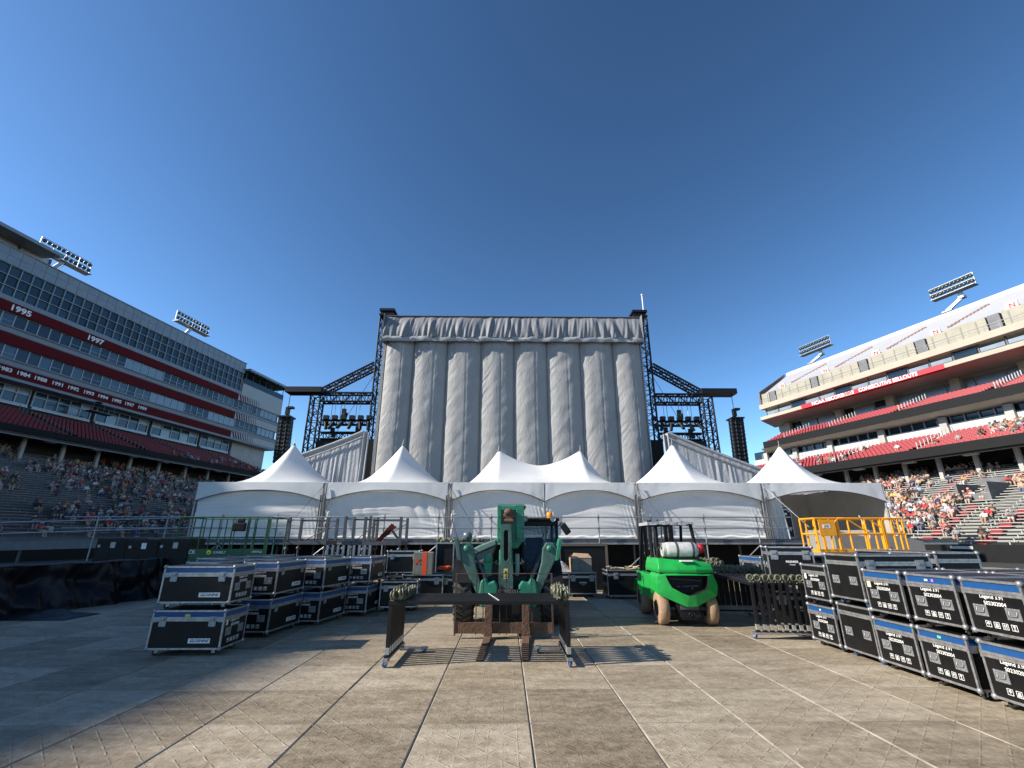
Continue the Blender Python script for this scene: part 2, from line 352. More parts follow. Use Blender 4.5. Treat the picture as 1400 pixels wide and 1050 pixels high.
# years
for t, y in (('1995', 36.46), ('1997', 44.77)): letters(t, WHITE, LGS, (XF+.19, y, 26.45), (0,1,0), (0,0,1), .92, .03, sx=1.15)
for t, y in zip('1983 1984 1988 1991 1992 1993 1994 1995 1997 1999'.split(), (36.99,38.73,40.44,42.3,44.05,45.93,47.73,49.6,51.39,53.37)):
    letters(t, WHITE, LGS, (XF+.19, y, 19.5), (0,1,0), (0,0,1), .60, .028, sx=1.15)
# club level behind the red seats: big windows between dark columns
XB = -65.83
bays = [(28.0, 34.2), (34.8, 41.3), (41.75, 48.4), (49.05, 56.7), (57.35, 65.85), (66.5, 72.8)]
for a, b in bays:
    f = MB(); n = 5 if b-a > 6.4 else 4
    for i in range(n+1): f.box(XB-.1, a+(b-a)*i/n-.05, 16.6, XB+.12, a+(b-a)*i/n+.05, 18.55)
    for z in (16.6, 17.75, 18.46): f.box(XB-.09, a, z, XB+.10, b, z+.09)
    f.box(XB-.1, a, 16.3, XB+.3, b, 16.6)
    w = f.build('window', FRAME, LGS)
    for i in range(n):
        for z0, z1 in ((16.69, 17.75), (17.84, 18.46)):
            pw = (b-a)/n; MB().box(XB-.04, a+i*pw+.05, z0, XB-.01, a+(i+1)*pw-.05, z1).build('pane', random.choice((SKYGLASS, SKYGLASS, PALEPANE)), w)
box('club_wall', DARKM, LGS, XB-.6, S0, 10, XB-.12, 73.5, 18.54)
box('end_wall', CONC, LGS, XB-.3, 73.6, 12.6, XB+.1, SE-.4, 18.54)
box('end_wall', CONC, LGS, -60.5, 75.0, 10.5, -56.6, 80, 13.6); box('end_pier', SILL, LGS, -56.6, 75.5, 9, -56.0, 77, 13.9)
# lower building beyond the taller block, with roof terrace
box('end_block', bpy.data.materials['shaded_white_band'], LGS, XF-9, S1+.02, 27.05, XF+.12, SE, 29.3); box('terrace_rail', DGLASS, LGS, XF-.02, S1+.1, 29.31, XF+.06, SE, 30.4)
box('terrace_back', CONC, LGS, XF-7, S1+.05, 29.31, XF-3.5, SE, 31.6)
box('canopy_roof', PANELM, LGS, XF-8, S1+.1, 31.75, XF+1.0, SE+.6, 32.2)
cn = MB()
for i in range(7): cn.tube((XF-.2, S1+.8+i*1.8, 29.3), (XF-.2, S1+.8+i*1.8, 31.75), .07, 6)
for i in range(12): cn.box(XF-3.4, S1+.6+i*1, 31.55, XF+.9, S1+.72+i*1, 31.749)
cn.build('canopy_post', DSTEEL, LGS)
box('end_core', DARKM, LGS, XF-9, S1+.02, 18.9, XF-.61, SE-.02, 27.04)
# penthouse with overhanging roof
box('penthouse_wall', WHITEP, LGS, XF-4, S0, 33.26, XF-1.4, 38.4, 34.7)
pp = MB()
for i in range(7): pp.box(XF-1.4, 38.2-i*3.2, 33.26, XF-1.3, 38.4-i*3.2, 34.7)
pp.build('penthouse_post', DSTEEL, LGS)
rf = MB(); rf.prism([(XF-5, 34.7), (XF+1.6, 34.15), (XF+1.6, 34.55), (XF-5, 36.4)], S0, 37.6, 'y'); rf.build('penthouse_roof', PANELM, LGS)
box('shadow_block_high', PANELM, LGS, XF-6, S0, 36.0, XF-1.5, -13.0, 41.4); box('shadow_block_low', PANELM, LGS, XF-6, -12.99, 36.0, XF-1.5, 9, 38.0)  # unseen roof blocks added to throw shade on the floor and tents
# upper red seating tray
zf, xf, xb, zb = 12.26, -56.0, -65.6, 16.4
tray = MB(); tray.prism([(xf, 11.73), (xf, zf+.1), (xf-.15, zf+.1), (xf-.15, zf-.15), (xb, zb-1.1), (xb, zb-1.6), (xf-4, 11.9)], S0, 74.5, 'y'); tray.build('balcony', FASB, LGS)
def seat_rows(par, name, m, x0, z0, x1, z1, nrow, ya, yb, dirx, aisles=(), pitch=.55, q_=1):
    mb = MB(); steps = MB(); dx = (x1-x0)/nrow
    for r in range(nrow):
        x = x0 + dx*r; z = z0 + (z1-z0)*r/nrow
        e = yb(x) if callable(yb) else yb
        steps.box(min(x, x+dx), ya, z-.5, max(x, x+dx), e, z)
        k = ya
        while k < e-.3:
            if not any(a < k-.0*r < a+1.0 for a in aisles):
                b = x + dx*.62
                mb.box(min(b, b-dirx*.38*q_), k+.07*q_, z+.36*q_, max(b, b-dirx*.38*q_), k+pitch-.07*q_, z+.43*q_)
                mb.add([(b, k+.07*q_, z+.40*q_), (b, k+pitch-.07*q_, z+.40*q_), (b+dirx*.10*q_, k+pitch-.10*q_, z+.84*q_), (b+dirx*.10*q_, k+.10*q_, z+.84*q_),
                        (b+dirx*.05, k+.07*q_, z+.40*q_), (b+dirx*.05, k+pitch-.07*q_, z+.40*q_), (b+dirx*.13, k+pitch-.10*q_, z+.84*q_), (b+dirx*.13, k+.10*q_, z+.84*q_)],
                       [(3,2,1,0),(4,5,6,7),(2,3,7,6),(0,3,7,4)[::-1],(1,2,6,5)])
                mb.box(min(b, b-dirx*.06), k+pitch*.45, z, max(b, b-dirx*.06), k+pitch*.55, z+.37*q_)
            k += pitch
    steps.build('seating_step', TREADL if par is LGS else DARKM, par)
    for a in aisles:
        for r in range(nrow):
            x = x0+dx*r; z = z0+(z1-z0)*r/nrow; q = MB(); q.box(min(x, x+dx*.5), a+.1, z, max(x, x+dx*.5), a+.85, z+.16); q.box(min(x+dx*.1, x+dx*.2), a+.02, z+.1, max(x+dx*.1, x+dx*.2), a+.10, z+1.0); q.build('aisle_stair', CONC if par is RGS else TREADL, par)
    tag(mb.build(name, m, par), kind='stuff')
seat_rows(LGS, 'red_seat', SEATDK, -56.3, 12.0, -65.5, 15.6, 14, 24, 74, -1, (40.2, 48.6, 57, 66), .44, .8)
# underside, columns, lower bowl
XA, ZA, XZ, ZZ, NR = -37.3, 1.8, -61.0, 10.35, 36
def bowl(par, xa, za, xz, zz, n, ya, yb, mt, mbn, bh=.36):
    t = MB(); dx = (xz-xa)/n; dz = (zz-za)/n
    for r in range(n):
        x = xa+dx*r; z = za+dz*r; t.box(min(x, x+dx), ya, z-1.2, max(x, x+dx), yb, z)
        p = MB(); bx = x+dx*.35; w = .30 if dx > 0 else -.30
        w *= bh/.36; p.box(min(bx, bx+w), ya, z+bh, max(bx, bx+w), yb, z+bh+.05); k = ya+.5
        while k < yb: p.box(bx+w*.3-.03, k, z, bx+w*.3+.03, k+.06, z+bh); k += 1.8
        p.build('bench_plank', mbn, par)
    t.build('terrace', mt, par)
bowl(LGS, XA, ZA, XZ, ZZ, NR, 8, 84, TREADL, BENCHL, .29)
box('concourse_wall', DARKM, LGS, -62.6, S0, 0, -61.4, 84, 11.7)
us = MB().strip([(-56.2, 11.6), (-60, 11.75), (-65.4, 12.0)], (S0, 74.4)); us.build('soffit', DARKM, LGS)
for y in (33.6, 37.6, 41.4, 45.2, 49.3, 53.4, 57.7, 61.8, 66, 70):
    MB().box(-58.6, y-.16, 9.0, -58.3, y+.16, 11.65).build('column', CONC, LGS)
fx = MB().box(0, 0, 0, .5, .9, .1).mesh('floodlight', WHITEP)
for y in (38.5, 43.2, 47.8, 52.4, 57, 61.6): obj('floodlight', fx, LGS, (-57.2, y, 11.35))
gp = MB().path([(-56.4, 10, 11.45), (-56.4, 74, 11.45)], .06, 6); gp.build('conduit', STEEL, LGS)
box('field_wall', FASB, LGS, -37.0, 5, 0, -36.5, 84, 1.15); box('wall_coping', mat('grey_field_wall', (.10,.11,.125), .6, nz=.2, nsc=1), LGS, -37.0, 5, 1.151, -36.45, 84, 1.75)

# ---------------------------------------------------------------- right grandstand (sunlit side)
CREAM = mat('cream_concrete', (.40,.345,.27), .75, nz=.1, nsc=.4)
BEIGE = mat('beige_panel', (.32,.295,.23), .75, nz=.15, nsc=.8)
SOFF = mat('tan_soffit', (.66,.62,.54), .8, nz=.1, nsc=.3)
SILVER = mat('pale_bench', (.30,.30,.325), .6, 0, nz=.1, nsc=.6)
GREYV = mat('grey_screen', (.14,.14,.145), .7, nz=.3, nsc=2)
BANNER = mat('red_banner', (.55,.010,.022), .5)
E0 = -30
def se(x): return 51.4 + (x-56.7)*.42
def rstrip(name, m, pts, ext=0):
    mb = MB(); mb.strip(pts, [(E0, se(x)+ext) for x, z in pts]); return mb.build(name, m, RGS)
bowl(RGS, 35.2, 1.30, 49.5, 7.2, 29, 2, 58, TREAD, BENCH, .26)
box('concourse_wall', DARKM, RGS, 50.2, E0, 0, 50.8, 58, 9.4)
# lower red tray
MB().prism([(45.7, 8.25), (45.7, 9.02), (45.82, 9.02), (45.82, 8.7), (52.2, 10.4), (55.4, 10.6), (55.4, 9.9), (48.5, 8.35)], E0, 52.5, 'y').build('balcony', FASB, RGS)
seat_rows(RGS, 'red_seat', SEATRED, 45.9, 8.65, 52.0, 10.75, 11, 8, lambda x: 52.3, 1, (17.8, 26, 33.5, 41), .40, .72)
wlm = MB()
cols2 = [12, 18, 23.3, 28.4, 34.3, 40.4, 45.3, 50]
box('white_wall', WHITEP, RGS, 55.24, E0, 10.5, 55.6, 52.4, 12.47); box('suite_glass', DGLASS, RGS, 55.5, E0, 12.471, 55.7, 52.4, 13.6)
for y in cols2: MB().box(54.9, y-.32, 10.6, 55.23, y+.32, 13.2).build('pillar', CONC, RGS)
wf = MB()
for i in range(40): wf.box(55.3, 6+i*1.15, 12.471, 55.49, 6.07+i*1.15, 13.2)
wf.build('mullion', FRAME, RGS)
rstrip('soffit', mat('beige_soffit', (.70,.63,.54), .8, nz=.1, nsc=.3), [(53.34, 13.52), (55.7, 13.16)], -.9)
# middle red tray
mid = MB()
pf = [(53.34, 13.53), (53.34, 14.42), (53.46, 14.42), (53.46, 14.1), (59.1, 15.95), (61.5, 16.0), (61.5, 15.2), (55.8, 13.55)]
n = len(pf); vs = [(x, E0, z) for x, z in pf] + [(x, se(x)-1.4, z) for x, z in pf]
mid.add(vs, [(i, (i+1) % n, n+(i+1) % n, n+i) for i in range(n)] + [tuple(range(n, 2*n))]); mid.build('balcony', FASB, RGS)
seat_rows(RGS, 'red_seat', SEATRED, 53.55, 14.1, 59.0, 16.0, 10, 8, lambda x: se(x)-1.7, 1, (23, 31, 38.8, 45.2), .40, .72)
box('suite_wall', CONC, RGS, 61.4, E0, 15.8, 61.9, 52.5, 18.5)
pg = MB().box(61.25, 0, 16.5, 61.39, 2.4, 18.05).mesh('window', PALEPANE); pd = MB().box(61.25, 0, 16.5, 61.39, 2.4, 18.05).mesh('window', DGLASS)
for i in range(17): obj('window', random.choice((pg, pg, pd)), RGS, (0, 7+i*2.6, 0))
for y in (13, 18.4, 23.5, 29.2, 35.9, 42.4, 50.4): MB().box(60.6, y-.45, 15.8, 61.24, y+.45, 18.25).build('pillar', CREAM, RGS)
# big tan soffit, banner ribbon, suites, cream fascia
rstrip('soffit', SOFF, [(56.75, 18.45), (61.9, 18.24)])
def rbox(name, m, x0, z0, x1, z1, a, b): return box(name, m, RGS, x0, a, z0, x1, b, z1)
rbox('ribbon_band', CREAM, 56.72, 18.46, 57.5, 18.93, E0, 27.7); rbox('ribbon_band', CREAM, 56.72, 18.46, 57.5, 18.93, 44.42, 51.3)
bn = rbox('banner', BANNER, 56.68, 18.42, 57.4, 18.95, 27.72, 44.4)
letters('NCAA RECORD', WHITE, RGS, (56.665, 40.55, 18.68), (0,-1,0), (0,0,1), .62, .03, sx=1.02)
letters('CONSECUTIVE SELLOUTS', WHITE, RGS, (56.665, 33.35, 18.68), (0,-1,0), (0,0,1), .60, .03, sx=.93)
rbox('number_board', WHITEP, 56.64, 18.46, 56.679, 18.92, 37.12, 38.62); letters('380', BANNER, RGS, (56.63, 37.87, 18.69), (0,-1,0), (0,0,1), .55, .02, sx=1.3)
rbox('suite_floor', CONC, 57.51, 18.5, 66, 18.9, E0, 51.0)
rbox('suite_back', DARKM, 59.2, 18.901, 60, 20.1, E0, 51)
sw = MB().box(0, .05, .3, .05, 1.95, .72).mesh('window', PALEPANE); sdk = MB().box(0, .05, .05, .05, 1.95, 1.1).mesh('window', DGLASS)
for i in range(18):
    o = obj('window', sw if i % 3 else sdk, RGS, (57.6, 12.2+i*2.15, 18.95)); MB().box(-.02, 1.98, 0, .1, 2.12, 1.17).build('mullion', DSTEEL, o)
rbox('cream_fascia', CREAM, 56.9, 20.12, 58.0, 20.82, E0, 51.35)
rbox('walkway', CONC, 58.0, 20.1, 60, 20.5, E0, 51.6)
vomy = [50.0, 43.1, 36.4, 30.0, 23.5, 17, 10.5]
yy = [E0] + sorted(vomy)
pieces = MB(); last = E0
for v in sorted(vomy):
    pieces.box(58.5, last, 20.5, 58.8, v-.65, 22.9); last = v+.65
pieces.box(58.5, last, 20.5, 58.8, 52.0, 22.9); pieces.build('parapet_wall', BEIGE, RGS)
bj = MB()
for i in range(34): bj.box(58.46, 8+i*1.3, 20.82, 58.499, 8.12+i*1.3, 22.7)
bj.build('pilaster', mat('beige_rib', (.24,.22,.17), .8), RGS)
rl = MB(); rl.tube((57.0, 8, 21.5), (57.0, 51.3, 21.5), .035, 6); rl.tube((57.0, 8, 21.2), (57.0, 51.3, 21.2), .02, 6)
for i in range(36): rl.tube((57.0, 8+i*1.22, 20.8), (57.0, 8+i*1.22, 21.5), .025, 6)
rl.build('handrail', STEEL, RGS)
up = MB(); nrow = 20
for r in range(nrow):
    x = 58.8 + r*(70.5-58.8)/nrow; z = 22.7 + r*(28.75-22.7)/nrow; e = 52.0 + (x-58.5)*.42
    up.box(x, E0, z-1.0, x+.6, e, z)
    MB().box(x+.12, E0, z+.19, x+.36, e-.3, z+.33).build('bench_plank', SILVER, RGS)
up.build('terrace', mat('shaded_terrace', (.10,.10,.108), .7, nz=.12, nsc=.5), RGS)  # dark base colour carries the shade on the risers below the planks
rbox('back_parapet', WHITEP, 70.8, 20, 71.4, 29.6, E0, 57.0)
MB().prism([(58.3, 20.9), (58.3, 23.3), (70.8, 29.5), (70.8, 27.0)], 0, .3, 'y').build('end_parapet', GREYV, RGS, (0, 52.2, 0), None)
for c in RGS.children:
    if c.name.startswith('end_parapet'):
        me = c.data
        for v in me.vertices: v.co.y += (v.co.x-58.5)*.42
for i, v in enumerate(vomy):
    MB().box(58.45, v-.48, 20.5, 60.4, v+.48, 22.85).build('vomitory_screen', GREYV, RGS)
    pl = MB().box(59.2, v-1.75, 23.0, 59.3, v-.8, 23.75).build('emblem_board', WHITEP, RGS); letters('N', BANNER, pl, (59.19, v-1.32, 23.37), (0,-1,0), (0,0,1), .66, .03)
    st = MB()
    for r in range(11): st.box(60.6+r*.62, v-2.2-r*.10, 23.5+r*.32, 60.75+r*.62, v-1.75-r*.10, 24.05+r*.32)
    tag(st.build('aisle_step', mat('brown_step', (.20,.11,.085), .8) if i == 0 else bpy.data.materials['brown_step'], RGS), kind='stuff')
box('core', DARKM, RGS, 67.5, E0, 0, 70.7, 54, 27); box('lower_core', DARKM, RGS, 62.0, E0, 0, 66.4, 52, 18.2)
for y in (12.2, 15.2, 17.9, 20.6, 23.2, 25.8, 28.5, 31.1, 34, 37.4, 41, 45): MB().box(47.6, y-.14, 6.2, 47.9, y+.14, 8.6).build('column', CONC, RGS)
for y in (18, 22.5, 27, 31.5, 36, 40.5, 45): obj('floodlight', fx, RGS, (46.5, y, 8.05))
MB().path([(46.3, 5, 8.17), (46.3, 50, 8.17)], .055, 6).build('conduit', STEEL, RGS)
# red aisle steps on the lower bowl
def zr_(x): return 1.30 + (x-35.2)*(6.8/21.9)
for ya, sl_ in ((17.9, .0), (21.0, .0), (24.6, 0), (28.6, 0), (33, 0)):
    st = MB()
    for r in range(29):
        x = 35.2 + r*.4931; z = 1.3 + r*.2034
        if 41.6 < x < 44.6 and ya == 21.0: continue
        ya_ = ya - r*.03; st.box(x+.02, ya_, z, x+.20, ya_+.55, z+.14)
        if r % 2: st.box(x+.24, ya_, z+.02, x+.46, ya_+.55, z+.36)
    tag(st.build('aisle_step', SEATRED, RGS), kind='stuff')
vb = MB(); vb.box(41.9, 20.2, 3.6, 44.9, 20.35, 5.5); vb.box(41.9, 22.0, 3.6, 44.9, 22.15, 5.5); vb.box(44.9, 20.2, 4.5, 45.1, 22.15, 6.0)
vb.add([(42.0, 20.3, 4.0), (42.0, 22.1, 4.0), (42.0, 22.1, 4.7), (42.0, 20.3, 4.7)], [(0,1,2,3)]); vb.build('vomitory', GREYV, RGS)
fwl = MB().box(34.1, 2, .42, 34.4, 60, 1.38).build('field_wall', FASB, RGS)
for i in range(24): MB().box(34.15, 3+i*1.7, 0, 34.3, 3.12+i*1.7, .42).build('wall_post', STEEL, RGS)
box('wall_sign', WHITEP, RGS, 34.07, 18.0, 1.12, 34.1, 19.1, 1.28)
box('wall_sign', mat('pink_lettering', (.55,.12,.22), .6), RGS, 34.07, 21.0, 1.06, 34.1, 22.6, 1.2)
box('under_wall', DARKM, RGS, 35.0, 2, 0, 35.2, 60, 1.28)

# ---------------------------------------------------------------- spectators
CLOTH = bpy.data.materials.new('clothing'); N, Lk, b = nodes(CLOTH)
at = N.new('ShaderNodeAttribute'); at.attribute_name = 'Col'; Lk.new(at.outputs['Color'], b.inputs['Base Color']); b.inputs['Roughness'].default_value = .8
def skin_person(J, E, rad):
    me = bpy.data.meshes.new('body'); me.from_pydata([J[k] for k in J], [(list(J).index(a), list(J).index(c)) for a, c in E], []); me.update()
    o = bpy.data.objects.new('body', me); COL.objects.link(o); md = o.modifiers.new('skin', 'SKIN')
    for i, k in enumerate(J): me.skin_vertices[0].data[i].radius = (rad[k], rad[k]) if not isinstance(rad[k], tuple) else rad[k]
    me.skin_vertices[0].data[0].use_root = True
    out = bpy.data.meshes.new_from_object(o.evaluated_get(bpy.context.evaluated_depsgraph_get())); bpy.data.objects.remove(o); bpy.data.meshes.remove(me)
    return out
def pose(lean, arm, turn):
    J = {'pelvis': (0,0,.10), 'chest': (lean*.5,0,.40), 'neck': (lean,0,.58), 'head': (lean+.03,turn*.03,.70), 'crown': (lean+.02,turn*.03,.80)}
    for s, q in ((-1,'r'), (1,'l')):
        J['sh'+q] = (lean*.9, s*.17, .50); J['el'+q] = (lean+.12, s*.25, .27)
        J['ha'+q] = (lean+.33, s*.12, .16) if arm == 0 else ((lean+.30, s*.05, .42) if arm == 1 or s > 0 else (lean+.15, s*.32, .75))
        J['hip'+q] = (.06, s*.09, .08); J['kn'+q] = (.44, s*.12, .08); J['ft'+q] = (.46, s*.11, -.36); J['toe'+q] = (.60, s*.12, -.39)
    E = [('pelvis','chest'), ('chest','neck'), ('neck','head'), ('head','crown')]
    for q in 'rl': E += [('chest','sh'+q), ('sh'+q,'el'+q), ('el'+q,'ha'+q), ('pelvis','hip'+q), ('hip'+q,'kn'+q), ('kn'+q,'ft'+q), ('ft'+q,'toe'+q)]
    rad = {k: .06 for k in J}; rad.update(pelvis=(.13,.15), chest=(.13,.16), neck=.06, head=.10, crown=.08)
    for q in 'rl': rad['sh'+q] = .07; rad['el'+q] = .048; rad['ha'+q] = .04; rad['hip'+q] = .09; rad['kn'+q] = .07; rad['ft'+q] = .045; rad['toe'+q] = .04
    return J, E, rad
POSES = []
for a in ((.02,0,0), (.14,0,1), (.05,1,-1), (.0,2,0)):
    J, E, rad = pose(*a); me = skin_person(J, E, rad); co = np.array([v.co[:] for v in me.vertices]); lab = []
    segs = [(np.array(J[x]), np.array(J[y]), x, y) for x, y in E]
    for p in co:
        best = None
        for A, B, x, y in segs:
            t = np.clip(np.dot(p-A, B-A)/np.dot(B-A, B-A), 0, 1); d = np.linalg.norm(p-A-(B-A)*t)
            if best is None or d < best[0]: best = (d, x, y)
        _, x, y = best
        if y in ('head', 'crown'): lab.append('hair' if (p[2] > J['head'][2]+.05 or p[0] < J['head'][0]-.05) else 'skin')
        elif y[:2] in ('ha',): lab.append('skin')
        elif y[:2] in ('kn', 'ft', 'to') or y[:3] == 'hip': lab.append('shoe' if y[:3] == 'toe' else ('leg' if y[:2] != 'ft' else 'shin'))
        else: lab.append('shirt')
    POSES.append((me, co, lab))
SHIRTS = [('white', (.60,.59,.57), 6), ('black', (.015,.015,.017), 10), ('red', (.50,.03,.04), 4), ('pale blue', (.30,.42,.58), 3), ('dark blue', (.02,.03,.085), 6), ('orange', (.65,.24,.04), .7),
          ('grey', (.24,.24,.25), 4), ('pink', (.60,.33,.34), 2), ('tan', (.48,.34,.23), 3), ('brown', (.13,.07,.045), 2), ('green', (.06,.16,.09), .8), ('yellow', (.65,.55,.10), .25)]
SKINS = [(.40,.25,.18), (.33,.20,.135), (.16,.09,.055), (.45,.29,.22)]; HAIRS = [(.03,.02,.015), (.10,.055,.03), (.35,.23,.10), (.5,.48,.44)]
LEGS = [(.04,.06,.12), (.02,.02,.02), (.09,.12,.2), (.35,.30,.24), (.5,.5,.48)]
VARS = {}; TROUS = {}; HAIRN = {}
def variant(i, si):
    k = (i, si)
    if k in VARS: return VARS[k]
    base, co, lab = POSES[i]; rs = random.Random(si*7+i); pal = {'shirt': SHIRTS[si % 12][1], 'skin': rs.choice(SKINS), 'hair': rs.choice(HAIRS), 'leg': rs.choice(LEGS), 'shoe': rs.choice(((.5,.5,.5), (.03,.03,.03)))}
    TROUS[k] = ('dark blue', 'black', 'blue', 'tan', 'pale')[LEGS.index(pal['leg'])]; HAIRN[k] = ('dark', 'brown', 'fair', 'grey')[HAIRS.index(pal['hair'])]
    pal['shin'] = pal['skin'] if rs.random() < .5 else pal['leg']
    me = base.copy(); me.name = 'spectator'; me.materials.clear(); me.materials.append(CLOTH)
    ca = me.color_attributes.new('Col', 'FLOAT_COLOR', 'POINT'); arr = np.array([(*pal[l], 1) for l in lab], dtype=np.float32); ca.data.foreach_set('color', arr.ravel())
    me.polygons.foreach_set('use_smooth', [True]*len(me.polygons)); VARS[k] = (me, arr); return VARS[k]
def seatings():
    out = []; rs = random.Random(3)
    wsum = [w for _, _, w in SHIRTS]
    def area(side, gx, par, xa, za, dx, dz, n, ya, yb, dens, seat, where, ang):
        for r in range(n):
            k = ya
            while k < yb:
                d = dens(r, k); nz_ = noise.noise((k*.16, r*.13, side*9.1))*.8 + noise.noise((k*.5, r*.3, side*3.3+5))*.5
                if rs.random() < d*(1.0 if nz_ > .04 else .12):
                    x = xa + dx*r + gx + rs.gauss(0, .03); z = za + dz*r + seat
                    q = KR if side else KL; p = Matrix.Rotation(ang, 4, 'Z') @ Vector((x*q, (k + rs.gauss(0, .05))*q, z*q - (.7 if side else .44)))
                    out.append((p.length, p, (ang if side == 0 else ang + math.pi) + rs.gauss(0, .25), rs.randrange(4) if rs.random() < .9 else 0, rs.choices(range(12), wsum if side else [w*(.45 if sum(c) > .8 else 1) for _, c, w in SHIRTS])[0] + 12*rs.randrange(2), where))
                k += .43 if side == 0 else .39
    dL, zL = (XZ-XA)/NR, (ZZ-ZA)/NR
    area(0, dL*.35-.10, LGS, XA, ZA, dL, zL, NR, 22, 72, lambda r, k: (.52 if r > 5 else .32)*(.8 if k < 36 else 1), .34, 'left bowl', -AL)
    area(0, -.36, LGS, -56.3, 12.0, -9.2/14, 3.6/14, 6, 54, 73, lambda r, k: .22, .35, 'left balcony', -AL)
    dR, zR = 14.3/29, 5.9/29
    area(1, dR*.35+.08, RGS, 35.2, 1.3, dR, zR, 29, 12.5, 43, lambda r, k: .05 if k < 17.5 else (.72 if k > 21.2 else (.42 if r > 13 else .10)), .31, 'right bowl', AR)
    area(1, .16, RGS, 45.9, 8.65, 6.1/11, 2.1/11, 10, 15, 46, lambda r, k: .5 if (25 < k < 39 and 0 < r < 4) or (k < 23 and r > 1) else .02, .31, 'right balcony', AR)
    return sorted(out, key=lambda q: q[0])
SEATED = seatings()
WHERE = {'left bowl': 'left bleachers', 'left balcony': 'left balcony', 'right bowl': 'right bleachers', 'right balcony': 'right balcony'}
for d, p, rz, i, si, w in SEATED[:300]:
    o = obj('spectator', variant(i, si)[0], None, p, (0, 0, rz))
    lv = 'on the ' if 'balcony' in w else ('low on the ' if p.z < 3.6 else ('halfway up the ' if p.z < 6 else 'high on the '))
    tag(o, 'person in %s top and %s trousers, %s hair, %s%s' % (SHIRTS[si % 12][0], TROUS[(i, si)], HAIRN[(i, si)], lv, WHERE[w]), 'person', 'people in %s tops, %s%s' % (SHIRTS[si % 12][0], lv, WHERE[w]))
V, F, Cc, off = [], [], [], 0
for d, p, rz, i, si, w in SEATED[300:]:
    me, arr = variant(i, si); co = POSES[i][1]; c, s_ = math.cos(rz), math.sin(rz)
    V.append(np.stack([co[:,0]*c-co[:,1]*s_+p.x, co[:,0]*s_+co[:,1]*c+p.y, co[:,2]+p.z], 1)); Cc.append(arr)
    F += [tuple(v+off for v in f.vertices) for f in me.polygons]; off += len(co)
if V:
    me = bpy.data.meshes.new('crowd'); me.from_pydata(np.concatenate(V).tolist(), [], F); me.materials.append(CLOTH)
    ca = me.color_attributes.new('Col', 'FLOAT_COLOR', 'POINT'); ca.data.foreach_set('color', np.concatenate(Cc).ravel())
    tag(obj('crowd', me), 'rest of the crowd seated farther back in both grandstands', 'crowd', None, 'stuff')

# ---------------------------------------------------------------- stadium floodlight masts
bc = thing('broadcast_camera', 'broadcast camera platform hung below the year fascia of the left grandstand', 'camera', (0,0,-.44), -AL); bc.scale = (KL, KL, KL)
g = MB(); g.box(XF-.2, 46.2, 17.2, XF+1.2, 49.0, 17.3); g.build('platform', DSTEEL, bc)
g = MB()
for y in (46.25, 47.6, 48.95): g.tube((XF+1.15, y, 17.3), (XF+1.15, y, 18.2), .04, 6)
for z in (17.75, 18.2): g.tube((XF+1.15, 46.2, z), (XF+1.15, 49, z), .04, 6)
g.build('rail', DSTEEL, bc); g = MB(); g.box(XF+.3, 46.9, 18.2, XF+.9, 47.3, 18.6); g.tube((XF+.9, 47.1, 18.4), (XF+1.3, 47.0, 18.38), .13, 10); g.tube((XF+.6, 47.1, 17.3), (XF+.6, 47.1, 18.2), .08, 8); g.build('camera_body', BLACKP, bc); MB().tube((XF+.6, 47.3, 18.3), (XF+.4, 44.6, 17.8), .07, 6).build('jib_arm', BLACKP, bc)
def light_rack(par, base, c0, c1, hgt, face, k=1):            # c0,c1: ends of the rack along y (local), face: +-1 towards the field
    t = thing('floodlight_mast', par[0], 'floodlight', (0,0,-.7 if k > 1.3 else -.44), par[1], 'floodlight racks on the grandstand roofs'); t.scale = (k, k, k)
    x, z = base[0], c0[1]
    f = MB(); ym = (c0[0]+c1[0])/2
    if face > 0: f.beam((base[0], base[1], base[2]), (x+face*.3, ym, z+.2), .42, .42); f.beam((base[0]-.3, base[1]+.5, base[2]), (x, ym+.4, z), .08, .08)
    else:
        f.box(base[0]-.3, base[1]-.3, base[2]-1, base[0]+.3, base[1]+.3, base[2]+1.0); f.box(base[0]-.55, base[1]-.55, base[2]+1.0, base[0]+.55, base[1]+.55, base[2]+1.18)
        f.beam((base[0], base[1]+.2, base[2]+1.25), (x+.2, ym-.4, z-.95), .3, .36); f.box(x-.1, ym-.75, z-1.05, x+.6, ym-.15, z-.75); f.box(x+.05, ym-.6, z-.75, x+.42, ym-.2, z+.1)
    f.build('mast', STEEL, t)
    fr = MB()
    for zz in (z, z+hgt*.5, z+hgt): fr.box(x+face*.3-.05, c0[0], zz-.03, x+face*.3+.05, c1[0], zz+.03)
    for k in range(5):
        y = c0[0]+(c1[0]-c0[0])*k/4; fr.box(x+face*.3-.05, y-.04, z, x+face*.3+.05, y+.04, z+hgt)
    fr.box(x+face*.3-.5, c0[0], z-.15, x+face*.3+.6, c1[0], z-.08); fr.build('frame', STEEL, t)
    lm = MB(); lm.lathe([(0,0), (.22,0), (.26,.12), (.12,.42), (0,.45)], (0,0,0), 'x', 10)
    lm = lm.mesh('lamp', [mat('floodlight_lamp', (.035,.04,.03), .25, .2)]) if 'floodlight_lamp' not in bpy.data.materials else lm.mesh('lamp', bpy.data.materials['floodlight_lamp'])
    for r in range(2):
        for k in range(11):
            o = obj('lamp', lm, t, (x+face*.55, c0[0]+(c1[0]-c0[0])*(k+.5)/11, z+hgt*(.27+.48*r)), (0, 0 if face < 0 else math.pi, 0))
LA = 'floodlight rack on a slanted arm above the left grandstand, '
light_rack((LA+'nearer, beside the penthouse', -AL), (-66.4, 38.6, 32.6), (37.2, 35.7), (43.2, 35.7), 1.7, 1, KL)
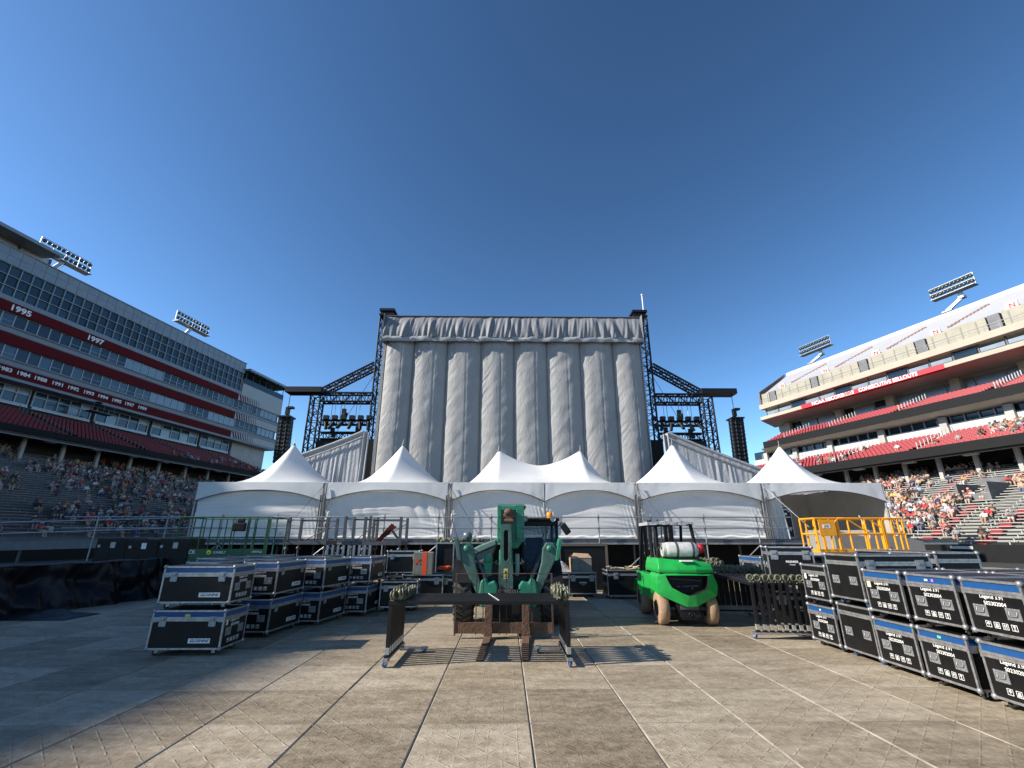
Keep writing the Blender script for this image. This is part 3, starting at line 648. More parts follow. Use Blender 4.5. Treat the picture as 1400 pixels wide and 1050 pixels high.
light_rack((LA+'farther, over the plain parapet', -AL), (-66.4, 58.6, 32.6), (56.9, 35.7), (63.5, 35.7), 1.7, 1, KL)
RA = 'floodlight rack on a crooked arm above the right grandstand, '
light_rack((RA+'nearer the camera', AR), (72.0, 32.8, 29.0), (29.2, 32.3), (34.0, 32.3), 1.55, -1, KR)
light_rack((RA+'farther, near the stand end', AR), (72.0, 52.6, 29.0), (48.6, 32.0), (54.2, 32.0), 1.6, -1, KR)

# ---------------------------------------------------------------- concert stage behind the tents
def fabric(name, col, rough=.75, trl=0, bump=.0, sc=(1,1,1), nsc=3, dist=.1, sheen=0):
    m = bpy.data.materials.new(name); N, Lk, b = nodes(m); b.inputs['Base Color'].default_value = (*col, 1); b.inputs['Roughness'].default_value = rough; b.inputs['Specular IOR Level'].default_value = .3
    tc = N.new('ShaderNodeTexCoord'); mp = N.new('ShaderNodeMapping'); mp.inputs['Scale'].default_value = sc; Lk.new(tc.outputs['Object'], mp.inputs[0])
    t = N.new('ShaderNodeTexNoise'); t.inputs['Scale'].default_value = .7; t.inputs['Detail'].default_value = 5; Lk.new(tc.outputs['Object'], t.inputs[0])
    cr = N.new('ShaderNodeValToRGB'); cr.color_ramp.elements[0].position = .3; cr.color_ramp.elements[1].position = .7
    cr.color_ramp.elements[0].color = (*[c*.90 for c in col], 1); cr.color_ramp.elements[1].color = (*[min(1, c*1.05) for c in col], 1); Lk.new(t.outputs[0], cr.inputs[0]); Lk.new(cr.outputs[0], b.inputs['Base Color'])
    if bump:
        w = N.new('ShaderNodeTexNoise'); w.inputs['Scale'].default_value = nsc; w.inputs['Detail'].default_value = 3; w.inputs['Distortion'].default_value = 1.0; Lk.new(mp.outputs[0], w.inputs[0])
        bp = N.new('ShaderNodeBump'); bp.inputs['Strength'].default_value = bump; bp.inputs['Distance'].default_value = dist; Lk.new(w.outputs[0], bp.inputs['Height']); Lk.new(bp.outputs[0], b.inputs['Normal'])
    if trl:
        tr = N.new('ShaderNodeBsdfTranslucent'); Lk.new(cr.outputs[0], tr.inputs[0]); mx = N.new('ShaderNodeMixShader'); mx.inputs[0].default_value = trl
        Lk.new(b.outputs[0], mx.inputs[1]); Lk.new(tr.outputs[0], mx.inputs[2]); Lk.new(mx.outputs[0], N['Material Output'].inputs[0])
    return m
CURT = fabric('grey_stage_fabric', (.32,.32,.318), .62, 0, .35, (1.2,1.2,.5), 3.0, .08)
HEAD = fabric('grey_gathered_fabric', (.20,.205,.22), .6, 0, .3, (2.5,1,.5), 3, .08)
COVER = fabric('pale_roof_cover', (.34,.345,.36), .55, 0, .3, (1,1,1), 3, .1)
TENTR = fabric('white_tent_roof', (.82,.82,.81), .6, .25, .06, (1,1,1), 1.5, .1)
TENTW = fabric('white_tent_wall', (.90,.89,.87), .5, .32, .12, (.3,1,2), 2.2, .06)
VALA = fabric('tent_valance', (.76,.76,.76), .6, .2, .12, (1,1,1), 2, .1)
TRUSS = mat('black_truss', (.010,.011,.014), .55, .1, spec=.3)
DRAPE = fabric('black_drape', (.012,.012,.013), .9, 0, .3, (3,3,.3), 3, .05)
SY = 34.0
ORD = ['first', 'second', 'third', 'fourth', 'fifth', 'sixth', 'seventh', 'eighth', 'ninth', 'tenth', 'eleventh', 'twelfth']
bnd = [-9.66, -7.43, -4.76, -2.03, .61, 3.24, 5.92, 8.57, 10.85]
ct = thing('stage_curtain', 'huge pale grey inflated curtain of vertical bulges closing the back of the stage', 'curtain', (0, SY, 0))
ZB, ZT = 1.8, 17.4
for k in range(8):
    a, b_ = bnd[k], bnd[k+1]; w = b_-a
    def fn(u, v, a=a, w=w, k=k):
        x = a + w*u; z = ZB + (ZT-ZB)*v; e = 4*u*(1-u); dep = .46*(max(e, 0)**.6)
        dep *= min(1, ((1-v)*16)**.5*.75+.25) if v > .93 else 1
        wr = (1-e)**1.3*u*(1-u)*4
        q = noise.noise((x*1.1 - z*1.2, z*.35 + x*.9 + k*7, k*3.1))               # slanting tension wrinkles near the left seams
        q2 = noise.noise((x*3.4 - z*2.6 + k*11, z*.5, k))
        left = max(0, 1-u*2.4)
        sm = min(1, u*9)*min(1, (1-u)*9)
        q3 = noise.noise(((x - a)*4.2 - z*3.0, (z+(x-a)*.7)*.35, k*5.3))
        q4 = noise.noise(((x - a)*3.4 - z*2.3, (z+(x-a)*.9)*.5, k*9.3+2))
        patch = max(0, noise.noise((z*.35, k*6.1, 2))+.25)
        dep += sm*(.030*q + .05*q3*left*patch - .055*max(0, 1-abs(q4)*3.2)**2*left*(patch+.1) + .030*q2*left + .022*noise.noise((k*5+x*1.6, z*.16, 1)))
        dep += sm*(.010*noise.noise((k*3, z*2.2, 7)) - .022*math.exp(-((u-.62-.03*math.sin(k*2))/.018)**2) + .028*noise.noise((k*1.7+u*1.2, z*.22, 11)))
        if v > .84: dep += .10*(v-.84)/.16*noise.noise((x*3.2, z*.4, k*2))*sm
        xs = .05*noise.noise((0, z*.14, k*2.7))
        return (x + xs*e, -dep, z)
    MB().grid(fn, 44, 210).build('bulge', CURT, ct)
sp_ = MB(); sp_.box(bnd[0]-.25, -.1, 1.8, bnd[0]-.02, .25, 17.1); sp_.box(bnd[-1]+.02, -.1, 1.8, bnd[-1]+.12, .25, 17.1); sp_.build('side_edge', CURT, ct)
hd = thing('header_drape', 'gathered darker grey fabric band along the top of the stage curtain', 'drape', (0, SY, 0))
def hf(u, v):
    x = -9.85 + 20.85*u; z = 16.92 + 2.13*v
    g = noise.noise((x*2.1 + v*.8*math.sin(x*.9), v*.6, 3))*.5 + noise.noise((x*4.4 - v*1.2, v*.8, 9))*.30 + noise.noise((x*.5, v*.9, 1))*.35
    pin = min(1, (1-v)*2.5+.25)
    return (x, -.62 - .30*math.sin(math.pi*min(1, v*.85+.12)) - .34*g*pin + .55*v, z + (.05*noise.noise((x*1.4, 0, 4)) if v < .02 else 0))
MB().grid(hf, 420, 22).build('gathered_fabric', HEAD, hd)
def hm(u, v):
    x = -9.85 + 20.85*u; return (x, -.70 - .10*noise.noise((x*1.3, v, 6)) - .05*math.sin(v*3.1), 16.58 + .42*v + .06*noise.noise((x*1.1, 2, v)))
MB().grid(hm, 260, 5).build('hem', COVER, hd)
tb = MB(); tb.box(-9.85, -.25, 19.02, 11.0, .2, 19.06); tb.box(-9.9, -.75, 16.6, -9.87, .2, 19.0); tb.box(11.02, -.75, 16.6, 11.05, .2, 19.0); tb.build('top_return', HEAD, hd)
# lattice trusses
def truss(name, label, p, q, wd, ht, n, cat='truss', grp=None, ch=.075, br=.035, up=(0,1,0)):
    t = thing(name, label, cat, (0,0,0), 0, grp); p = Vector(p); q = Vector(q); d = (q-p).normalized(); u = Vector(up); r = d.cross(u).normalized(); u = r.cross(d)
    cs = [(r*wd/2*i + u*ht/2*j) for i, j in ((-1,-1),(1,-1),(1,1),(-1,1))]; L = (q-p).length
    for c in cs: MB().tube(p+c, q+c, ch, 6).build('chord', TRUSS, t)
    lt = MB()
    for k in range(n):
        a = p + d*L*k/n; b = p + d*L*(k+1)/n
        for i in range(4):
            c0, c1 = cs[i], cs[(i+1) % 4]
            if k % 2: c0, c1 = c1, c0
            lt.tube(a+c0, b+c1, br, 4, cap=False); lt.tube(b+cs[i], b+cs[(i+1) % 4], br, 4, cap=False)
    lt.build('lattice', TRUSS, t); return t
for side, x, xo, nm in ((-1, -9.95, -14.85, 'left'), (1, 11.2, 15.85, 'right')):
    tw = truss('stage_tower', 'tall black lattice tower at the %s edge of the grey stage curtain' % nm, (x, SY+.7, 0), (x, SY+.7, 19.2), 1.05, 1.05, 24)
    cp = MB(); cp.box(x-.62, SY+.1, 19.3, x+.62, SY+1.3, 19.42); cp.box(x-.5, SY+.25, 19.42, x+.5, SY+1.15, 19.7); cp.box(x-.62, SY+.1, 19.7, x+.62, SY+1.3, 19.9); cp.build('head_block', TRUSS, tw)
    truss('stage_tower', 'shorter black lattice tower at the outer %s wing of the stage' % nm, (xo, SY+.5, 0), (xo, SY+.5, 12.3), .75, .75, 18)
    truss('wing_truss', 'level black truss joining the two %s stage towers' % nm, (xo+.4*-side, SY+.5, 12.15), (x+.55*side, SY+.5, 12.15), .7, .7, 8)
    truss('brace_truss', 'sloping black truss bracing the tall %s stage tower' % nm, (xo-.5*side, SY+.5, 12.7), (x+.55*side, SY+.5, 14.9), .5, .5, 9)
    bm = thing('cantilever_beam', 'dark boxed beam reaching outward from the outer %s stage tower' % nm, 'beam', (0,0,0)); xe = xo+2.35*side
    MB().box(min(xo-.45*side, xe), SY-.1, 12.5, max(xo-.45*side, xe), SY+1.0, 12.92).build('box_beam', TRUSS, bm)
    l1 = truss('lighting_truss', 'upper hanging truss of spotlights in the %s stage wing' % nm, (xo-.6*side, SY+.4, 10.15), (x+.6*side, SY+.4, 10.15), .35, .35, 9, ch=.05, br=.025)
    l2 = truss('lighting_truss', 'lower hanging truss in the %s stage wing behind the sloping cover' % nm, (xo-.6*side, SY+.4, 9.1), (x+.6*side, SY+.4, 9.1), .5, .5, 9, ch=.06, br=.03)
    scr = thing('side_screen', 'black screen panel low in the %s stage wing' % nm, 'screen', (0,0,0)); MB().box(min(xo-.5*side, xo-2.6*side), SY+.2, 7.6, max(xo-.5*side, xo-2.6*side), SY+.5, 8.75).build('panel', BLACKP, scr)
    hw = thing('black_drape', 'black masking drape between the grey curtain and the %s tower' % nm, 'drape', (0,0,0)); MB().box(min(x-.5, x+.75*side), SY+.05, 1.7, max(x+.5, x+.75*side), SY+.15, 8.8).build('cloth', DRAPE, hw)
    # spotlights: yoke, head, base
    for i in range(6):
        fxx = xo - side*(1.05 + i*.66); sp = thing('spotlight', 'black spotlight on the %s stage wing truss, %s from the outer tower' % (nm, ORD[i]), 'spotlight', (fxx, SY+.15, 10.35), 0, 'spotlights on the %s wing truss' % nm)
        MB().box(-.19, -.16, .0, .19, .16, .30).build('base', BLACKP, sp); yk = MB(); yk.box(-.2, -.05, -.5, -.16, .05, 0); yk.box(.16, -.05, -.5, .2, .05, 0); yk.build('yoke', BLACKP, sp)
        hdm = MB(); a = random.uniform(-.18, .18); q = random.uniform(.0, .5); hdm.tube((a*.3, 0, -.25), (a*2, -q, -.85+q*.35), .15, 9, 0, .12); hdm.build('head', BLACKP, sp)
    for i, (dx, zz) in enumerate(((2.3, 11.0), (1.6, 9.5), (3.5, 9.6))):
        hx = xo - side*dx; ho = thing('chain_hoist', 'black chain hoist hanging %s in the %s stage wing' % (('from the wing truss', 'beside the outer tower', 'at the inner end')[i], nm), 'hoist', (hx, SY+.3, zz))
        MB().box(-.14, -.12, -.3, .14, .12, .22).build('motor', BLACKP, ho); MB().lathe([(0,-.5), (.17,-.45), (.19,-.05), (0,0)], (.12, 0, -.05), 'z', 9).build('chain_bag', DRAPE, ho); MB().tube((0,0,.2), (0,0,11.8-zz), .02, 5).build('chain', STEEL, ho)
    cb = thing('guy_wire', 'thin steel wires hanging inside the %s stage wing' % nm, 'wire', (0,0,0)); wz = MB()
    wz.tube((x+.4*side, SY+.3, 14.4), (xo-1.2*side, SY+.3, 8), .018, 4)
    for d_ in (1.3, 2.0, 3.2): wz.tube((xo-side*d_, SY+.4, 11.8), (xo-side*d_, SY+.4, 10.2), .018, 4)
    wz.build('wire', TRUSS, cb)
    # line array
    la = thing('line_array', 'tall hanging black loudspeaker array beyond the outer %s stage tower' % nm, 'loudspeakers', (xe-.35*side, SY+.2, 0))
    hb = MB(); hb.box(-.5, -.5, 10.45, .5, .5, 10.55); hb.box(-.12, -.15, 10.7, .12, .15, 11.3); hb.box(.02, -.2, 11.2, .42, .2, 11.35); hb.tube((0, 0, 11.3), (0, 0, 12.6), .025, 5); hb.tube((-.1, 0, 10.5), (0, 0, 10.8), .02, 4); hb.build('rigging', BLACKP, la)
    for i in range(12):
        z = 10.42 - i*.30; sb = MB(); M = Matrix.Translation((0, .02*i, z)) @ Matrix.Rotation(R(-1.0*i), 4, 'X')
        sb.prism([(-.46, -.34), (.46, -.34), (.46, .24), (.30, .40), (-.30, .40), (-.46, .24)], -.135, .135, 'z', 0, M)
        sb.box(-.475, -.2, -.10, -.46, -.1, .10, 1, M); sb.box(.46, -.2, -.10, .475, -.1, .10, 1, M); sb.cb(-.2, -.36, 0, .05, .04, .2, 1, M); sb.cb(.2, -.36, 0, .05, .04, .2, 1, M); sb.build('speaker_box', [BLACKP, DSTEEL], la)
mp_ = thing('mast_pole', 'thin white pole rising above the right stage tower', 'pole', (11.65, SY+.5, 18.5)); MB().tube((0,0,0), (0,0,2.95), .05, 6).build('pole', WHITE, mp_); MB().lathe([(0,0), (.09,.04), (.09,.14), (0,.18)], (0,0,2.95), 'z', 8).build('cap', WHITE, mp_)
# sloping pale covers on the wings
def cover(label, P, tip, seed):                          # P: ridge inner, ridge outer
    t = thing('roof_cover', label, 'cover', (0,0,0)); a, b_ = Vector(P), Vector(tip)
    def fn(u, v):
        top = a.lerp(b_, u); z = top.z - v*(top.z-1.9)
        wv = (.10*noise.noise((u*26+v*1.5, v*.8, seed)) + .07*noise.noise((u*60, v, seed+2)))*(.35+1.3*max(0, noise.noise((u*5, v*1.5, seed+6))+.35))
        fan = (b_.x-a.x)*.25*v*(1-u)*u*1.5
        return (top.x + fan*.4, top.y - .5*v + wv*min(1, v*6), z)
    MB().grid(fn, 90, 24).build('cloth', COVER, t)
    r = MB(); r.path([a.lerp(b_, k/12) + Vector((0, -.03, -.02 - .06*math.sin(math.pi*k/12))) for k in range(13)], .10, 7); r.path([a.lerp(b_, k/12) + Vector((0, -.16, -.42 - .06*math.sin(math.pi*k/12))) for k in range(13)], .05, 6); r.build('hem_roll', COVER, t)
    e = MB(); s_ = 1 if b_.x > a.x else -1
    e.grid(lambda u, v: (a.x - s_*(.42*u) + .03*noise.noise((u*5, v*3, seed)), a.y - .12*math.sin(u*9) - .5*v - .02, a.z - .12*u - v*(a.z-1.9)), 12, 12); e.build('end_flap', COVER, t)
cover('pale grey sloping cover over the left stage wing beside the leftmost tents', (-9.5, 30, 8.5), (-13.6, 30, 6.85), 3)
cover('pale grey sloping cover falling to the right from the right stage wing', (10.95, 30, 8.45), (16.9, 30, 6.0), 8)

# ---------------------------------------------------------------- backstage deck and scaffold railing
DY = 21.6
dk = thing('stage_deck', 'low black backstage platform carrying the white tents', 'platform', (0,0,0))
MB().box(-16, DY, 1.60, 20.5, 31.5, 1.66).build('deck_surface', mat('black_deck_ply', (.03,.03,.032), .7, nz=.3, nsc=2), dk)
eb = MB(); eb.box(-16, DY-.05, 1.46, 20.5, DY+.05, 1.535, 0); eb.build('edge_rail', STEEL, dk); MB().box(-16, DY-.02, 1.54, 20.5, DY-.001, 1.69).build('toe_board', DSTEEL, dk)
MB().box(-16, DY+1.9, 0, 20.5, DY+2.0, 1.59).build('under_deck_dark', DRAPE, dk)  # black sheet added to paint the shade under the deck
for i in range(22): MB().box(-15.5+i*1.65, DY+.8, 0, -15.42+i*1.65, DY+.9, 1.59).build('leg', DSTEEL, dk)
posts = [-15.05, -12.62, -10.2, -7.86, -5.42, -2.99, -.63, 1.77, 4.19, 6.57, 8.97, 11.37]
rg = thing('scaffold_railing', 'grey tube scaffold railing along the front of the backstage platform', 'railing', (0, DY-.25, 0))
for i, x in enumerate(posts):
    MB().tube((x, 0, .25), (x, 0, 2.76), .03, 8).build('post', STEEL, rg)
    cl = MB()
    for z in (1.5, 2.15, 2.62): cl.lathe([(.03,-.05), (.06,-.04), (.06,.04), (.03,.05)], (x, 0, z), 'z', 8)
    cl.lathe([(0,-.25), (.07,-.25), (.07,-.24), (.02,-.2), (.02,0)], (x, 0, .25), 'z', 8); cl.build('coupler', DSTEEL, rg)
for z in (2.15, 2.62): MB().tube((posts[0]-4.5, -.06, z), (12.9, -.06, z), .026, 8).build('rail', STEEL, rg)
br = MB()
for i, x in enumerate(posts):
    if i % 2: br.tube((x, -.02, 1.45), (x-1.1, -.02, .55), .024, 6); br.tube((x, .02, 1.45), (x+1.1, .02, .55), .024, 6)
br.build('brace', STEEL, rg)

# ---------------------------------------------------------------- white high-peak tents
TY0, TD, EAVE, DK = 22.3, 6.0, 4.27, 1.66
def tent(label, x0, x1, peaks, pz, walls=True, seed=0, right_open=False):
    t = thing('canopy_tent', label, 'tent', ((x0+x1)/2, TY0, DK), 0); w = x1-x0; e = EAVE-DK; pk = [p-(x0+x1)/2 for p in peaks]; h_ = pz-EAVE; hw = w/2-.02
    def ridge(x):
        if x <= pk[0]: s_ = (x+hw)/(pk[0]+hw); return max(0, s_)**1.55
        if x >= pk[-1]: s_ = (hw-x)/(hw-pk[-1]); return max(0, s_)**1.55
        s_ = (x-pk[0])/(pk[-1]-pk[0]); return .60 + .40*(abs(2*s_-1)**1.7)
    def fn(u, v):
        x = -hw+2*hw*u; y = TD*v; q = 1-abs(2*v-1)
        q2 = min(1, q/.985); prof = q2**1.5
        return (x, y, e + h_*ridge(x)*prof - .05*math.sin(math.pi*u)*(1-q)**3)
    MB().grid(fn, 96 if len(pk) > 1 else 64, 64).build('canopy', TENTR, t)
    for p in pk:
        f = MB(); f.lathe([(.10,-.06), (.05,.02), (.02,.06), (.012,.30), (0,.31)], (p, TD/2, e+h_), 'z', 8); f.build('finial', STEEL, t)
    spans = [(-hw, hw)] if len(pk) == 1 else [(-hw, 1.86-(x0+x1)/2), (1.86-(x0+x1)/2, hw)]
    for a, b_ in spans:                                   # arched valance per bay
        def vf(u, v, a=a, b_=b_):
            x = a+(b_-a)*u; drop = .37 + .52*abs(2*u-1)**2.2; return (x, -.035 - .05*math.sin(u*math.pi)*v + .025*noise.noise((x*4, v, seed))*(abs(2*u-1)**2), e - .005 - drop*v)
        MB().grid(vf, 40, 6).build('valance', VALA, t)
        hmv = MB(); hmv.path([Vector(vf(k/24, 1)) + Vector((0, -.012, 0)) for k in range(25)], .022, 5); hmv.build('valance_hem', mat('grey_webbing', (.11,.11,.115), .7) if 'grey_webbing' not in bpy.data.materials else bpy.data.materials['grey_webbing'], t)
        if walls:
            def wf_(u, v, a=a, b_=b_):
                x = a+.08+(b_-a-.16)*u; z = (e-.42)*v
                s_ = 2*u-1; wq = z*2.3 - .55*(1-s_*s_) + .55*noise.noise((x*.28, z*.5, seed)); am = max(0, noise.noise((x*.45, z*.8+3, seed+4))+.35)
                rg = 1-2*abs((wq*.9) % 1-.5); rg2 = 1-2*abs((wq*2.1+.3*x*.2+noise.noise((x*.4, z, seed+2))*.6) % 1-.5)
                y = .10 + .045*am*rg**1.6 + .028*max(0, noise.noise((x*.7, z*1.1, seed+7))+.2)*rg2**2 + .05*noise.noise((x*.35, z*.7, seed+1))
                if seed == 2: dg = 1-2*abs((x*1.35+z*.8+noise.noise((x*.5, z*.5, 8))*.8) % 1-.5); y += .07*dg**2*max(0, min(1, (z-.6)/1.2))*max(0, .75+noise.noise((x*.6, z*.4, 2)))
                y += .035*(1-2*abs((x*5+z*1.5*s_) % 1-.5))*abs(s_)**6
                return (x, y, z)
            MB().grid(wf_, 110, 64).build('wall_panel', TENTW, t)
            gt = MB(); gt.grid(lambda u, v, a=a, b_=b_: (a+.15+(b_-a-.3)*u, .06 - .16*v*0 - .10*math.sin(v*3)*(.5+.5*noise.noise((u*12, v, seed))), .02+.16*v+.06*noise.noise((u*9, 0, seed))), 40, 4); gt.build('wall_skirt', TENTW, t)
    lg = [a for a, _ in spans] + [spans[-1][1]]
    for x in lg:
        for y in (0.0, TD): MB().tube((x+(.03 if x < 0 else -.03), y, 0), (x+(.03 if x < 0 else -.03), y, e-.05), .045, 8).build('leg', STEEL, t)
    eb_ = MB(); eb_.tube((-hw, 0, e-.06), (hw, 0, e-.06), .035, 6); eb_.tube((-hw, TD, e-.06), (hw, TD, e-.06), .035, 6); eb_.tube((-hw, 0, e-.06), (-hw, TD, e-.06), .035, 6); eb_.tube((hw, 0, e-.06), (hw, TD, e-.06), .035, 6); eb_.build('eave_frame', STEEL, t)
    bw = MB(); bw.grid(lambda u, v: (-hw+2*hw*u, TD-.06, (e-.1)*v), 8, 4)
    if not right_open: bw.build('back_wall', TENTW, t)
    return t
tent('leftmost white peaked tent, partly in the shade of the left grandstand', -14.69, -8.65, [-11.80], 6.70, seed=1)
tent('white peaked tent second from the left with creased wall and dappled roof', -8.61, -2.72, [-5.75], 6.68, seed=2)
tent('wide white tent with two peaks in front of the grey curtain', -2.68, 6.25, [-.39, 4.17], 6.38, seed=3)
tent('white peaked tent behind the bright green forklift', 6.29, 12.36, [9.38], 6.76, seed=4)
t6 = tent('rightmost white peaked tent, open at the front', 12.40, 18.3, [15.45], 6.66, walls=False, seed=5, right_open=True)
wr = MB(); wr.grid(lambda u, v: (2.90 + .07*noise.noise((u*9, v*2, 1)), TD*u, 2.55*v), 20, 8); wr.build('side_wall', fabric('tan_tent_lining', (.36,.33,.29), .8, .05, .2, (1,1,1), 2), t6)
wr = MB(); wr.grid(lambda u, v: (-.6+3.5*u, TD-.1 + .08*noise.noise((u*7, v, 2)), 2.55*v), 20, 8); wr.build('back_wall', bpy.data.materials['tan_tent_lining'], t6)
gd = MB(); gd.grid(lambda u, v: (-2.92+1.05*u*(1-.25*v), .12+.10*math.sin(u*34)+.04*noise.noise((u*9, v*2, 5)), .02+2.45*v), 60, 10); gd.build('gathered_wall', TENTW, t6)
# tie-down straps and pole bundles where the tents meet
for i, (x, sgn) in enumerate(((-8.63, -1), (-2.70, 1), (6.27, 1), (12.38, 1))):
    gp_ = thing('tent_strap', 'slack strap and pole pair where two tents meet, %s' % ('by the grey stillages', 'left of the telehandler', 'behind the forklift mast', 'left of the yellow lift')[i], 'strap', (x, TY0-.12, DK))
    a = MB(); a.beam((0, 0, 2.45), (sgn*1.5, -.55, .2 if i != 3 else .55), .05, .012); a.build('strap', DSTEEL if i != 3 else WHITE, gp_)
    b2 = MB(); b2.path([(.05*sgn, -.02, 2.5), (.18, -.06, 1.7), (.22, -.05, .9), (.5, -.1, .05)], .018, 5); b2.build('rope', DSTEEL, gp_)
    c2 = MB(); c2.tube((-.13, .02, 0), (-.10, .02, 2.0), .035, 6); c2.tube((.12, .03, 0), (.10, .02, 1.95), .03, 6); c2.build('pole', DSTEEL, gp_)

# ---------------------------------------------------------------- flight cases
def icon_mesh(k):
    m = MB(); t = .006; s_ = .042
    for a in ((-s_,-s_,s_,-s_+t), (-s_,s_-t,s_,s_), (-s_,-s_+t,-s_+t,s_-t), (s_-t,-s_+t,s_,s_-t)): m.box(a[0], a[1], 0, a[2], a[3], .002)
    if k == 0: m.prism([(-.022,.0), (.022,.0), (.014,.022), (0,.030), (-.014,.022)], 0, .002, 'z'); m.box(-.003,-.028,0,.003,0,.002)
    if k == 1: m.box(-.024,-.026,0,.024,-.004,.002); m.box(-.018,.002,0,.018,.022,.002)
    if k == 2:
        for dx in (-.014, .014): m.prism([(dx-.012,.008), (dx+.012,.008), (dx,.030)], 0, .002, 'z'); m.box(dx-.004,-.026,0,dx+.004,.008,.002)
    if k == 3: m.prism([(-.018,.028), (.018,.028), (.006,.0), (-.006,.0)], 0, .002, 'z'); m.box(-.003,-.02,0,.003,0,.002); m.box(-.014,-.028,0,.014,-.021,.002)
    return m.mesh('icon', WHITE)
ICONS = [icon_mesh(k) for k in range(4)]
def handle_mesh():
    m = MB(); w, h_, d = .085, .065, .008
    m.box(-w,-h_,0,w,-h_+.022,d); m.box(-w,h_-.022,0,w,h_,d); m.box(-w,-h_+.022,0,-w+.022,h_-.022,d); m.box(w-.022,-h_+.022,0,w,h_-.022,d)
    m.box(-w+.022,-h_+.022,0,w-.022,h_-.022,.003,0); m.path([(-.045,.03,.006), (-.045,-.005,.016), (-.03,-.018,.02), (.03,-.018,.02), (.045,-.005,.016), (.045,.03,.006)], .006, 6)
    for a in (-.074,-.03,.03,.074):
        for b_ in (-.054,.054): m.lathe([(.006,.008), (.004,.011), (0,.011)], (a, b_, 0), 'z', 5)
    return m.mesh('handle', [STEEL, BLACKP])
HANDLE = handle_mesh()
def latch_mesh():
    m = MB(); m.box(-.055,-.075,0,.055,.06,.007); m.box(-.035,-.05,.007,.035,.045,.012); m.prism([(-.02,.0), (.02,.0), (.034,.05), (-.034,.05)], .012, .022, 'z'); m.tube((-.03,.01,.02), (.03,.01,.02), .008, 6)
    m.box(-.05,-.085,0,.05,-.075,.004); return m.mesh('latch', STEEL)
LATCH = latch_mesh()
def caster_mesh(wm):
    m = MB(); m.box(-.05,-.04,-.010,.05,.04,0); m.box(-.03,-.034,-.055,.02,-.026,-.010); m.box(-.03,.026,-.055,.02,.034,-.010)
    m.lathe([(.0,-.018), (.035,-.018), (.043,-.01), (.043,.01), (.035,.018), (0,.018)], (-.012,0,-.047), 'y', 14, 1); return m.mesh('caster', [STEEL, wm])
CASTERS = [caster_mesh(RUBBER), caster_mesh(WHEELBLUE)]
def onface(name, me, par, pos, right, up, sc=1):
    o = obj(name, me, par); r = Vector(right); u = Vector(up); n = r.cross(u); M = Matrix((r*sc, u*sc, n*sc)).transposed().to_4x4(); M.translation = Vector(pos); o.matrix_local = M; return o
